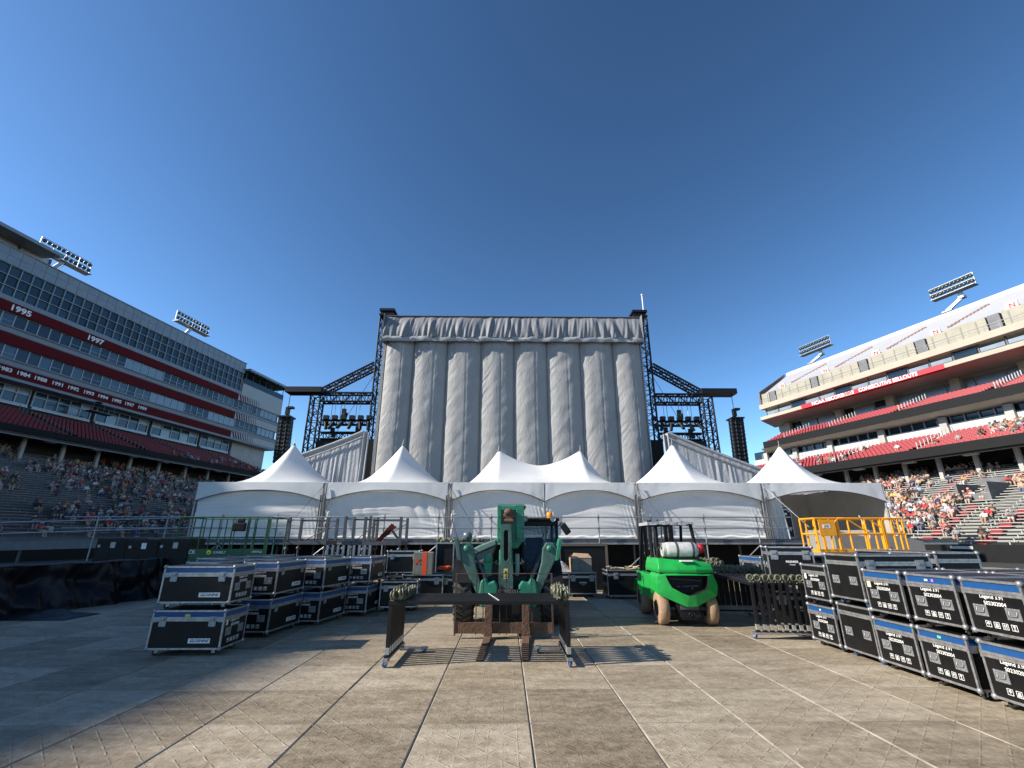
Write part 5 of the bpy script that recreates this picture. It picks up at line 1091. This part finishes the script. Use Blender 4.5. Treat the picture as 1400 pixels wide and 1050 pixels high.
for s_, z in ((-1, .95), (-1, 1.12), (1, .92), (1, 1.08)): vb_.box(s_*.62-.10, -.22, z, s_*.62+.12, -.05, z+.12); vb_.tube((s_*.55, -.26, z+.06), (s_*.55, -.22, z+.06), .035, 8)
vb_.build('valve_block', DSTEEL, TH)
bt = MB()
for x, z in ((-.205, 1.72), (-.205, 1.95), (-.205, 2.2), (.33, 1.72), (.33, 1.95), (.33, 2.2), (.24, 1.72), (.24, 2.2), (-.16, .75), (-.16, 1.0), (.09, .75), (.09, 1.0)): bt.lathe([(.016,0), (.016,-.014), (0,-.014)], (x, -.36 if z > 1.5 else -.60, z), 'y', 6)
bt.build('bolt_heads', DSTEEL, TH)
tpl = MB(); tpl.prism([(-.23, 2.44), (.34, 2.44), (.42, 2.40), (.42, 2.43), (.35, 2.475), (-.22, 2.475)], -.33, 1.2, 'y'); tpl.build('boom_sunlit_plate', PALEGREEN, TH)  # pale plate added on the boom, its sunlit top put into the colour
# carriage, load guard and forks
hb_ = MB(); hb_.box(-.30, -1.45, .30, .25, -.61, .56); hb_.box(-.2, -1.0, .5, .14, -.5, .75); hb_.build('quick_hitch', BLACKP, TH, bevel=.02); yc = -1.62
cr_ = MB(); cr_.box(-.99, yc, .09, .84, yc+.06, .27); cr_.box(-.55, yc+.005, .62, .5, yc+.055, .74); cr_.build('carriage_plate', RUST, TH)
gd_ = MB()
for x in (-.985, -.60, -.47, -.16, -.035, .44, .815): gd_.box(x, yc-.01 if abs(x) > .7 else yc+.062, .06, x+(.028 if abs(x) > .7 else .018), yc+.03 if abs(x) > .7 else yc+.085, 1.10)
gd_.tube((-.99, yc+.02, 1.10), (.845, yc+.02, 1.10), .009, 6)
gd_.build('load_guard', mat('dark_rust', (.07,.04,.028), .8), TH)
for xh, xt in ((-.36, -.43), (.33, .25)):
    fk = MB(); fk.box(xh-.065, yc-.07, .05, xh+.065, yc-.012, .70)
    d = xt-xh; vs = [(xh-.065, yc-.012, .012), (xh+.065, yc-.012, .012), (xt+.055, yc-1.55, .004), (xt-.055, yc-1.55, .004), (xh-.065, yc-.012, .062), (xh+.065, yc-.012, .062), (xt+.055, yc-1.55, .016), (xt-.055, yc-1.55, .016)]
    fk.add(vs, [(3,2,1,0), (4,5,6,7), (0,1,5,4), (1,2,6,5), (2,3,7,6), (3,0,4,7)]); fk.box(xh-.075, yc-.075, .05, xh+.075, yc-.069, .2); fk.build('fork', RUST, TH, bevel=.006)

# ---------------------------------------------------------------- forklift, seen from behind
FL = thing('forklift', 'bright green gas forklift with tan tyres seen from behind', 'forklift', (3.86, 10.72, 0), R(-4))
def solid_tyre(c, r, w):
    t = MB(); t.lathe([(r*.5,-w/2), (r*.88,-w/2), (r,-w/2*.75), (r,w/2*.75), (r*.88,w/2), (r*.5,w/2)], (0,0,0), 'x', 32); o = t.build('tyre', TAN, FL, c)
    m = MB(); m.lathe([(0,-w*.36), (r*.2,-w*.40), (r*.25,-w*.25), (r*.46,-w*.28), (r*.52,-w*.48), (r*.52,w*.48), (0,w*.4)], (0,0,0), 'x', 20)
    for k in range(6): m.lathe([(.016,-w*.33), (.016,-w*.25)], (0, r*.34*math.cos(k*1.047), r*.34*math.sin(k*1.047)), 'x', 6)
    m.build('rim', DSTEEL, o)
for sx in (-1, 1): solid_tyre((sx*.50, 0, .325), .325, .21); solid_tyre((sx*.52, 1.58, .36), .36, .24)
lc = MB(); lc.prism([(-.33, .60), (-.30, .52), (-.16, .13), (.16, .13), (.30, .52), (.33, .60)], -.30, .12, 'y'); lc.box(-.40, .1, .22, .40, 1.6, .5); lc.box(-.2, -.312, .17, .2, -.30, .25); lc.build('steer_axle_block', BLACKP, FL, bevel=.02)
lc = MB(); lc.box(-.19, -.318, .33, .19, -.300, .44); lc.tube((-.42, 0, .32), (.42, 0, .32), .05, 8); lc.lathe([(.03,0), (.03,.03)], (0, -.33, .24), 'y', 8); lc.build('tow_pin', DSTEEL, FL)
oo = [(-.56, 1.02), (-.2, 1.035), (.2, 1.035), (.56, 1.02), (.635, .80), (.60, .60), (.15, .40), (-.06, .385), (-.50, .565), (-.62, .62), (-.62, .80), (-.60, .95)]
ii = [(-.44, .99), (-.2, .995), (.2, .995), (.43, .99), (.425, .87), (.41, .74), (.13, .625), (.0, .60), (-.15, .655), (-.34, .76), (-.39, .85), (-.42, .93)]
m_ = MB(); n = len(oo)
def bulge(x): return -.40 + .16*abs(x)**1.6
vs = [(x, bulge(x)+.02, z) for x, z in oo] + [(x, bulge(x)-.01, z) for x, z in ii] + [(x, .42 if abs(x) > .5 else .42, z+(0 if z > .9 else .06)) for x, z in oo] + [(x*.9, bulge(x)+.14, z*.98+.012) for x, z in ii]
fs = []
for i in range(n): j = (i+1) % n; fs += [(i, j, n+j, n+i), (j, i, 2*n+i, 2*n+j)]
m_.add(vs, fs); m_.add(vs, [(n+i, n+(i+1) % n, 3*n+(i+1) % n, 3*n+i) for i in range(n)], 1); m_.build('counterweight', [LIME, BLACKP], FL)
tp_ = MB(); ring = lambda z, s_, yb: [(x*s_, y, z) for x, y in ((-.57, yb+.06), (-.2, yb), (.2, yb-.01), (.57, yb+.07), (.60, .75), (-.60, .75))]
lv = [ring(1.022, 1.0, -.385), ring(1.09, 1.01, -.40), ring(1.20, .98, -.345), ring(1.285, .93, -.26)]; lv[3][3] = (.50, -.18, 1.215); lv[3][4] = (.55, .75, 1.24); lv[3][0] = (-.53, -.2, 1.31); lv[3][5] = (-.55, .75, 1.31)
vs = sum(lv, []); fs = [(k*6+i, k*6+(i+1) % 6, (k+1)*6+(i+1) % 6, (k+1)*6+i) for k in range(3) for i in range(6)] + [(18,19,20,21,22,23), (5,4,3,2,1,0)]
tp_.add(vs, fs); tp_.build('rear_hood', LIME, FL, loc=(0, 0, .014), bevel=.018); MB().box(-.54, -.33, 1.01, .54, .70, 1.05).build('hood_seal', BLACKP, FL)
rd = MB(); rd.box(-.38, -.16, .62, .38, -.12, 1.02); rd.build('radiator', BLACKP, FL)
rg_ = MB(); rg_.tube((-.33, -.24, .92), (.33, -.24, .88), .012, 6); rg_.tube((-.2, -.22, .76), (.25, -.22, .78), .02, 6); rg_.lathe([(0,-.03), (.03,0), (0,.03)], (.12, -.25, .73), 'y', 8); rg_.lathe([(0,-.03), (.035,0), (0,.03)], (-.1, -.24, .75), 'y', 8); rg_.build('radiator_pipe', DSTEEL, FL)
sd_ = MB(); sd_.box(-.60, .43, .42, -.42, 1.9, .95); sd_.box(.42, .43, .42, .60, 1.9, .95); sd_.box(-.42, .43, .5, .42, 1.5, .85); sd_.build('side_body', LIME, FL, bevel=.015); mgd = MB()
for s_ in (-1, 1): mgd.grid(lambda u, v, s_=s_: (s_*(.44+.26*v), 1.58+.42*math.cos(R(15+150*u)), .36+.42*math.sin(R(15+150*u))), 12, 1)
mgd.build('mudguard', LIME, FL)
gd = MB()
for sx in (-1, 1):
    gd.beam((sx*.52, .38, 1.25), (sx*.49, .58, 2.06), .06, .07); gd.beam((sx*.52, 1.75, .95), (sx*.49, 1.35, 2.06), .06, .07)
    gd.box(sx*.49-.035, .50, 2.03, sx*.49+.035, 1.45, 2.09)
for y in (.52, .82, 1.12, 1.40): gd.box(-.48, y-.03, 2.035, .48, y+.03, 2.075)
gd.build('overhead_guard', BLACKP, FL, bevel=.008)
rfb = MB(); rfb.grid(lambda u, v: (-.53+1.06*u, .46+1.0*v, 2.10+.035*noise.noise((u*4, v*3, 2))+.012*math.sin(u*20)), 20, 14); rfb.grid(lambda u, v: (-.53+1.06*u, .455-.02*noise.noise((u*9, v, 1)), 2.10-.085*v*(.75+.5*noise.noise((u*6, 3, 0)))), 20, 4); rfb.grid(lambda u, v: (-.535, .46+u, 2.10-.07*v), 8, 3); rfb.build('roof_tarp', fabric('grey_tarp', (.36,.37,.40), .55, 0, .4, (1,1,1), 9, .05), FL)
tk_ = MB(); tk_.lathe([(0,-.42), (.10,-.41), (.155,-.35), (.165,-.28), (.165,.22), (.155,.29), (.10,.35), (0,.36)], (.06, .02, 1.49), 'x', 24); tk_.lathe([(.15,-.43), (.15,-.33)], (.06, .02, 1.49), 'x', 20); tk_.build('gas_cylinder', mat('cylinder_white', (.58,.57,.53), .4, .1, nz=.25, nsc=8), FL)
bd = MB()
for x in (-.12, .22): bd.lathe([(.168,-.025), (.168,.025)], (.06+x, .02, 1.49), 'x', 24)
bd.build('cylinder_strap', DSTEEL, FL); cpv = MB(); cpv.lathe([(0,.34), (.09,.34), (.11,.40), (.09,.47), (0,.48)], (.06, .02, 1.52), 'x', 12); cpv.build('cylinder_valve', REDP, FL)
ck = MB(); ck.box(-.35, -.1, 1.29, .40, .15, 1.33); ck.path([(-.42, .1, 1.3), (-.46, .05, 1.45), (-.40, .0, 1.6), (-.36, .02, 1.5)], .02, 6); ck.build('cylinder_cradle', BLACKP, FL)
ck = MB(); ck.box(-.10, -.395, 1.265, .16, -.20, 1.288); ck.build('hood_badge', WHITE, FL)
stt = MB(); stt.box(-.25, .75, .95, .25, 1.2, 1.15); stt.box(-.24, .70, 1.15, .24, .82, 1.62); stt.build('seat', BLACKP, FL, bevel=.04)
sw2 = MB(); sw2.path([(.15*math.cos(k*.5236), 1.42+.04*math.sin(k*.5236), 1.42+.14*math.sin(k*.5236)) for k in range(13)], .014, 6); sw2.tube((0, 1.6, 1.0), (0, 1.42, 1.42), .03, 8); sw2.build('steering_wheel', BLACKP, FL)
ms = MB()
for sx in (-1, 1): ms.box(sx*.40-.045, 1.92, .1, sx*.40+.045, 2.08, 2.10); ms.box(sx*.27-.04, 1.94, .15, sx*.27+.04, 2.06, 2.09)
ms.box(-.355, 1.95, 2.02, .355, 2.05, 2.098); ms.box(-.44, 1.95, 1.2, .44, 2.02, 1.26); ms.tube((0, 1.98, .2), (0, 1.98, 2.1), .055, 10); ms.tube((-.13, 1.96, .2), (-.13, 1.96, 2.2), .03, 8); ms.box(-.5, 2.09, .1, .5, 2.13, .2); ms.box(-.5, 2.09, .45, .5, 2.13, .55); ms.build('mast', BLACKP, FL)
for sx in (-1, 1): fk = MB(); fk.box(sx*.25-.05, 2.135, .03, sx*.25+.05, 2.175, .6); fk.box(sx*.25-.05, 2.176, .03, sx*.25+.05, 3.2, .065); fk.build('fork', BLACKP, FL)
hz = MB(); hz.path([(.05, 1.9, 2.2), (.10, 1.75, 2.0), (.08, 1.8, 1.4)], .02, 6); hz.path([(-.2, 1.9, 2.2), (-.22, 1.78, 1.9), (-.2, 1.8, 1.2)], .02, 6); hz.build('hose', RUBBER, FL)

# ---------------------------------------------------------------- scissor lifts
def scissor(label, loc, L, Wd, z0, z1, paint, rails_x, name='scissor_lift'):
    t = thing(name, label, 'scissor lift', loc); r = .022 if paint is SGREEN else .029
    base = MB(); base.box(-L/2+.1, .12, .22, L/2-.1, Wd-.12, .55); base.build('chassis', paint, t, bevel=.02)
    for sx in (-1, 1):
        for y in (.08, Wd-.08): w = MB(); w.lathe([(0,-.06), (.2,-.06), (.22,-.04), (.22,.04), (.2,.06), (0,.06)], (sx*(L/2-.45), y, .22), 'y', 18); w.build('wheel', RUBBER, t)
    sc = MB()
    for k in range(3):
        za, zb = .55+(z0-.6)*k/3, .55+(z0-.6)*(k+1)/3
        for y in (.2, Wd-.2): sc.beam((-L/2+.3, y, za), (L/2-.3, y, zb), .06, .07); sc.beam((L/2-.3, y+.07, za), (-L/2+.3, y+.07, zb), .06, .07)
    sc.build('scissor_arms', paint, t); MB().box(-L/2, 0, z0-.08, L/2, Wd, z0).build('platform', paint, t)
    for y in (0, Wd):
        g = MB(); g.tube((-L/2, y, z1), (L/2, y, z1), r, 8); g.tube((-L/2, y, (z0+z1)/2), (L/2, y, (z0+z1)/2), r, 8)
        for x in rails_x: g.tube((x, y, z0), (x, y, z1), r, 8)
        g.build('guard_rail', paint, t)
    for x in (-L/2, L/2):
        g = MB(); g.tube((x, 0, z1), (x, Wd, z1), r, 8); g.tube((x, 0, (z0+z1)/2), (x, Wd, (z0+z1)/2), r, 8); g.build('guard_rail', paint, t)
    return t
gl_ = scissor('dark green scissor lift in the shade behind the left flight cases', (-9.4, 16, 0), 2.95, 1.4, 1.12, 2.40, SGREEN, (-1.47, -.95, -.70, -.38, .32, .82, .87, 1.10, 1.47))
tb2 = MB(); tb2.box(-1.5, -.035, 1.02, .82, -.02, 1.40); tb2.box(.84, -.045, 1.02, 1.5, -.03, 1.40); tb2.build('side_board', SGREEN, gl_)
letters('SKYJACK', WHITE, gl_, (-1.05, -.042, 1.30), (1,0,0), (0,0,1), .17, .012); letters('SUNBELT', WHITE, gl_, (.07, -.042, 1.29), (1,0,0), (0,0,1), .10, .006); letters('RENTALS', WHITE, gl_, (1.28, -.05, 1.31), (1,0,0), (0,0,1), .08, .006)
su = MB(); su.lathe([(.03,0), (.075,0), (.075,-.006), (.03,-.006)], (-.28, -.036, 1.29), 'y', 12); su.build('emblem', mat('lemon_print', (.75,.72,.06), .5), gl_)
bg_ = MB(); bg_.box(.38, -.14, 1.95, .80, -.03, 2.22); bg_.box(.5, -.12, 2.22, .74, -.04, 2.36); bg_.build('control_box', BLACKP, gl_, bevel=.03)
for x in (-1.2, .6): MB().box(x-.2, -.038, 1.09, x+.2, -.0355, 1.15).build('data_plate', WHITE, gl_)
yl = scissor('yellow scissor lift platform rising behind the right flight cases', (11.2, 14.95, 0), 2.8, .75, 1.40, 2.33, YELLOW, (-1.40, -1.22, -.95, -.68, .2, .7, .78, 1.05, 1.25, 1.40))
cp_ = MB(); cp_.box(-1.32, -.05, 1.80, -.78, -.03, 2.28); cp_.build('control_panel', YELLOW, yl, bevel=.02); pp_ = MB().box(-1.20, -.056, 2.03, -.96, -.0505, 2.14).build('badge', WHITE, yl); letters('JCB', BLACKP, yl, (-1.08, -.058, 2.085), (1,0,0), (0,0,1), .09, .015)
dgm = MB(); dgm.tube((-.35, -.0, 2.32), (.25, 0, 1.9), .022, 8); dgm.tube((.35, 0, 2.32), (.75, 0, 2.0), .022, 8)
for xx in (-.72, .74): dgm.path([(xx, 0, 1.4), (xx, 0, 2.25), (xx+.08, 0, 2.33), (xx+.3, 0, 2.33)], .034, 8)
dgm.build('gate_brace', YELLOW, yl); aw = MB(); aw.path([(.45, .3, 1.45), (.42, .2, 1.9), (.15, .1, 2.42)], .014, 6); aw.build('aerial_whip', WHITE, yl)
for i, (x, y) in enumerate(((12.75, 17.0), (14.3, 17.3))):
    wd = thing('ramp_wedge', 'grey wedge-shaped ramp section behind the yellow lift, %s one' % ('left', 'right')[i], 'ramp', (x, y, 0)); MB().prism([(-1.0, 1.0), (-1.0, 2.02), (.9, 1.62), (.9, 1.0)], 0, 1.6, 'y').build('ramp_body', mat('grey_ramp', (.23,.22,.205), .8, nz=.15) if i == 0 else bpy.data.materials['grey_ramp'], wd)
    fm = MB()
    for xx in (-.9, .8):
        for yy in (.1, 1.4): fm.box(xx, yy, 0, xx+.08, yy+.08, .999)
    fm.build('trestle', DSTEEL, wd)

# ---------------------------------------------------------------- grey steel stillages and loose kit before the deck
def stillage(label, x, y, w, d, zt, zp, rz=0):
    t = thing('stillage', label, 'stillage', (x, y, 0), rz)
    for a in (0, w):
        for b_ in (0, d):
            p = MB(); p.box(a-.045, b_-.045, zp-.12, a+.045, b_+.045, zt); p.tube((a, b_, 0), (a, b_, zp-.1), .035, 8); p.lathe([(.04,-.05), (.075,-.03), (.075,.04), (.04,.06)], (a, b_, zp-.25), 'z', 8); p.build('post', DSTEEL, t)
    pl = MB(); pl.box(-.05, -.05, zp-.10, w+.05, 0.0, zp+.02); pl.box(-.05, d, zp-.10, w+.05, d+.05, zp+.02); pl.box(-.05, .001, zp-.1, 0, d-.001, zp+.02); pl.box(w, .001, zp-.1, w+.05, d-.001, zp+.02); pl.box(.001, .001, zp-.04, w-.001, d-.001, zp); pl.build('tray', DSTEEL, t)
    b = MB(); b.tube((0, 0, zt-.1), (w, 0, zt-.1), .02, 6); b.tube((0, d, zt-.1), (w, d, zt-.1), .02, 6); b.tube((w*.1, d, zp), (w, d, zt-.2), .02, 6); b.build('tie_bar', DSTEEL, t); return t
stillage('grey steel stillage frame right of the green lift', -7.75, 17.2, 1.35, 1.0, 2.45, 1.62)
stillage('grey steel stillage frame by the strap between the first two tents', -5.85, 17.5, .9, 1.0, 2.5, 1.62)
s3 = stillage('grey steel stillage holding a pinkish red tarp', -4.95, 16.9, 1.25, 1.1, 2.45, 1.60)
jk = thing('jack_post_row', 'row of short pale jack posts standing on trunks below the stillages', 'posts', (-5.75, 15.6, 0)); 
for k in range(9): MB().box(k*.17, 0, .0, k*.17+.07, .07, 1.52).build('post', STEEL, jk)
MB().box(-.05, .071, .2, 1.5, .12, .3).build('cross_bar', STEEL, jk)
rt = thing('red_tarp', 'crumpled pinkish red tarp lying over a grey sheet on the stillage', 'tarp', (-4.75, 17.1, 1.6)); 
MB().grid(lambda u, v: (.1+.55*u+.1*v, .1+.4*v, .02+.62*u*(1-.2*v)+.06*noise.noise((u*5, v*4, 1))), 14, 8).build('red_sheet', mat('faded_red_tarp', (.55,.10,.09), .6), rt)
MB().grid(lambda u, v: (.35+.75*u, .15+.5*v, .55*(1-abs(2*u-.7))*.9*max(0, 1-u*.6)+.02+.03*noise.noise((u*5, v*4, 3))), 14, 8).build('grey_sheet', mat('olive_grey_sheet', (.13,.13,.11), .8), rt)
# open rack of equipment with clutter on top
rk = thing('open_rack', 'black open equipment rack with three bays and grey posts left of the telehandler', 'rack', (-2.35, 16.4, 0)); 
f = MB(); 
for x in (0, .58, 1.12, 1.62): f.box(x, 0, .1, x+.04, .05, 1.55)
f.box(0, 0, 1.55, 1.66, .05, 1.60); f.box(0, 0, .60, 1.66, .05, .65); f.box(0, .0, .05, 1.66, .05, .1); f.build('frame', STEEL, rk); MB().box(0, .051, .05, 1.66, .75, 1.59).build('cabinet', BLACKP, rk); MB().box(.68, -.002, 1.12, 1.0, .05, 1.32).build('display', mat('violet_screen', (.05,.045,.16), .3), rk)
cl_ = thing('clamp_heap', 'low heap of olive clamps and pale webbing on top of the open rack', 'clamps', (-2.35, 16.4, 1.6))
for k in range(34): obj('coupler', COUP, cl_, (.05+k*.047, random.uniform(.05, .6), random.uniform(0, .03)), (random.uniform(-1.2, 1.2), random.uniform(-1, 1), random.uniform(0, 6)))
gb = thing('grey_box', 'grey box marked with a red X and an orange tape stripe', 'box', (-2.36, 14.15, .75), R(3)); MB().box(-.27, -.2, 0, .27, .25, .60).build('carton', GREYBOX, gb, bevel=.008); ob = MB(); ob.box(-.02, -.204, 0, .11, -.2005, .604); ob.box(-.02, -.2, .6005, .11, .25, .604); ob.build('orange_tape', mat('red_orange_tape', (.85,.09,.02), .5), gb)
for s_ in (-1, 1): MB().beam((-.22, -.205, .36-.07*s_), (-.08, -.205, .36+.07*s_), .005, .03).build('red_cross', bpy.data.materials['red_orange_tape'], gb)
og = thing('orange_bundle', 'bundle of bright orange webbing left of the telehandler wheel', 'webbing', (-1.82, 14.65, .80))
for k in range(4): MB().lathe([(0,-.03), (.12,-.03), (.14,0), (.12,.03), (0,.03)], (-.09+.06*k, .02*k, .07+.045*(k % 2)), 'z', 10).build('coil', ORANGE, og)
tr_ = thing('tool_tray', 'grey tray of loose tools on cases left of the telehandler', 'tray', (-1.85, 14.62, .71)); MB().box(-.45, -.3, .0, .55, .25, .06).build('tray', DSTEEL, tr_)
sp2 = thing('wire_spool', 'small brown wire spool beside the grey box', 'spool', (-2.95, 13.0, .69)); MB().lathe([(0,0), (.10,0), (.10,.02), (.06,.03), (.06,.09), (.10,.10), (.10,.12), (0,.12)], (0,0,0), 'z', 14).build('drum', CARD, sp2)
wb = thing('wooden_board', 'plain timber board leaning flat on the case beside the telehandler wheel', 'board', (-1.5, 14.6, .80)); MB().box(-.1, -.2, 0, .5, -.05, .04).build('plank', CARD, wb)
cbd = thing('cardboard_box', 'open brown cardboard box on a small black case right of the telehandler', 'box', (2.42, 15.7, .71)); MB().box(-.32, -.22, 0, .32, .25, .42).build('carton', GREYBOX, cbd); fl_ = MB(); fl_.add([(-.33, -.23, .43), (.33, -.23, .43), (.25, -.05, .55), (-.22, -.02, .57)], [(0,1,2,3)]); fl_.add([(-.33, .26, .43), (.33, .26, .43), (.3, .1, .50), (-.3, .1, .52)], [(3,2,1,0)]); fl_.add([(-.33, -.23, .0), (-.33, .2, .0), (-.34, .2, .43), (-.34, -.23, .43)], [(0,1,2,3)]); fl_.build('flap', CARD, cbd)
db_ = thing('timber_scraps', 'pale timber scraps and packing straw on the large trunk near the forklift', 'scraps', (3.6, 15.3, .81))
for k in range(26): x, y = random.uniform(-.55, 1.0), random.uniform(-.3, .3); MB().beam((x, y, .01+k*.003), (x+random.uniform(-.3, .3), y+random.uniform(-.2, .2), .02+random.random()*.08), .04, .02).build('stick', mat('straw', (.50,.42,.24), .9) if 'straw' not in bpy.data.materials else bpy.data.materials['straw'], db_)
tpc = thing('grey_tarp_heap', 'slumped grey tarp on the black case right of the telehandler', 'tarp', (1.75, 15.9, .69)); MB().grid(lambda u, v: (-.45+.9*u, -.28+.56*v, .02+.28*math.sin(math.pi*u)*math.sin(math.pi*v)*(1+.8*noise.noise((u*4, v*4, 3)))), 16, 12).build('tarp', bpy.data.materials['grey_tarp'], tpc)
fb = thing('door_frame', 'brown open frame standing under the deck edge right of the telehandler', 'frame', (1.75, 16.9, 0)); g = MB(); g.box(0, 0, 0, .18, .08, 1.55); g.box(.181, 0, 1.47, 1.75, .08, 1.55); g.box(1.751, 0, 0, 1.83, .08, 1.55); g.build('frame', mat('brown_steel', (.12,.095,.075), .7), fb); MB().box(.181, .03, .05, 1.75, .05, 1.469).build('panel', BLACKP, fb)
fb2 = thing('door_frame', 'dark open frame standing right of the forklift before the deck', 'frame', (5.1, 17.6, 0)); g = MB(); g.box(0, 0, 0, .08, .08, 1.48); g.box(.081, 0, 1.40, 1.15, .08, 1.48); g.box(1.151, 0, 0, 1.23, .08, 1.48); g.build('frame', DSTEEL, fb2)
# shaded barricade on the left, covered in black sheeting
bc_ = thing('draped_barricade', 'long barricade covered in loose black plastic sheeting along the left edge', 'barricade', (0,0,0))
pts = [(-14.5, 4.0), (-12.8, 8.3), (-11.75, 11.6), (-11.15, 14.2), (-10.8, 16.6)]
def along(u):
    k = u*(len(pts)-1); i = min(int(k), len(pts)-2); f_ = k-i; return Vector((pts[i][0]*(1-f_)+pts[i+1][0]*f_, pts[i][1]*(1-f_)+pts[i+1][1]*f_, 0))
def bf(u, v):
    p = along(u); w = noise.noise((u*20, v*2.4, 0))*.30*(1-v*.5) + noise.noise((u*55, v*3, 4))*.10; return (p.x + w + (1-v)**3*.30, p.y - w*.3, .0 + (1.10+.12*noise.noise((u*14, 1, 0)))*v)
SHEET = mat('black_plastic_sheet', (.006,.006,.008), .42, nz=.2, nsc=6, bump=.25, bsc=9, spec=.3)
MB().grid(bf, 260, 26).build('sheeting', SHEET, bc_); tpb = MB(); tpb.path([along(k/30)+Vector((-.12, 0, 1.10+.02*math.sin(k*1.7))) for k in range(31)], .035, 6); tpb.build('top_rail', DSTEEL, bc_)
MB().grid(lambda u, v: (along(u).x-.02-.55*v, along(u).y, 1.09-.05*v), 60, 1).build('top_board', BLACKP, bc_); MB().grid(lambda u, v: (along(u).x-.6, along(u).y, 1.09*v), 20, 1).build('back_board', BLACKP, bc_)
lm_ = thing('loose_sheeting', 'black sheeting end lying crumpled on the floor by the barricade', 'sheeting', (-11.2, 11.9, 0)); MB().grid(lambda u, v: (-.5+1.9*u, -.5+1.0*v, .015+.13*math.sin(math.pi*min(1, u*1.02))*math.sin(math.pi*v)*(1+noise.noise((u*5, v*5, 2)))), 24, 14).build('sheet', SHEET, lm_)
# sloping scaffold handrail at the far left
sh = thing('ramp_handrail', 'grey tube handrail climbing along the shaded ramp on the far left', 'handrail', (0,0,0)); g = MB()
for dz in (0, -.42): g.tube((-24, 18.0, 2.15+dz), (-13.2, 21.1, 2.60+dz), .026, 8)
g.build('rail', STEEL, sh)
for k in range(4): q = .05+k*.3; MB().tube((-24+10.8*q, 18+3.1*q, 0), (-24+10.8*q, 18+3.1*q, 2.25+.45*q), .028, 8).build('post', STEEL, sh)
rp = thing('access_ramp', 'grey access ramp with a deep side beam in the shade on the far left', 'ramp', (0,0,0)); g = MB(); g.beam((-26, 18.6, 1.28), (-13.5, 21.5, 1.60), .12, .34); g.build('side_beam', mat('shaded_grey_beam', (.13,.14,.15), .6, nz=.2), rp); g = MB(); g.beam((-26, 19.6, 1.25), (-13.5, 22.4, 1.57), 1.6, .06); g.build('ramp_deck', DSTEEL, rp)
g = MB()
for k in range(5): q = .05+.22*k; MB().tube((-26+12.5*q, 18.7+2.9*q, 0), (-26+12.5*q, 18.7+2.9*q, 1.2+.3*q), .05, 8).build('prop', DSTEEL, rp)
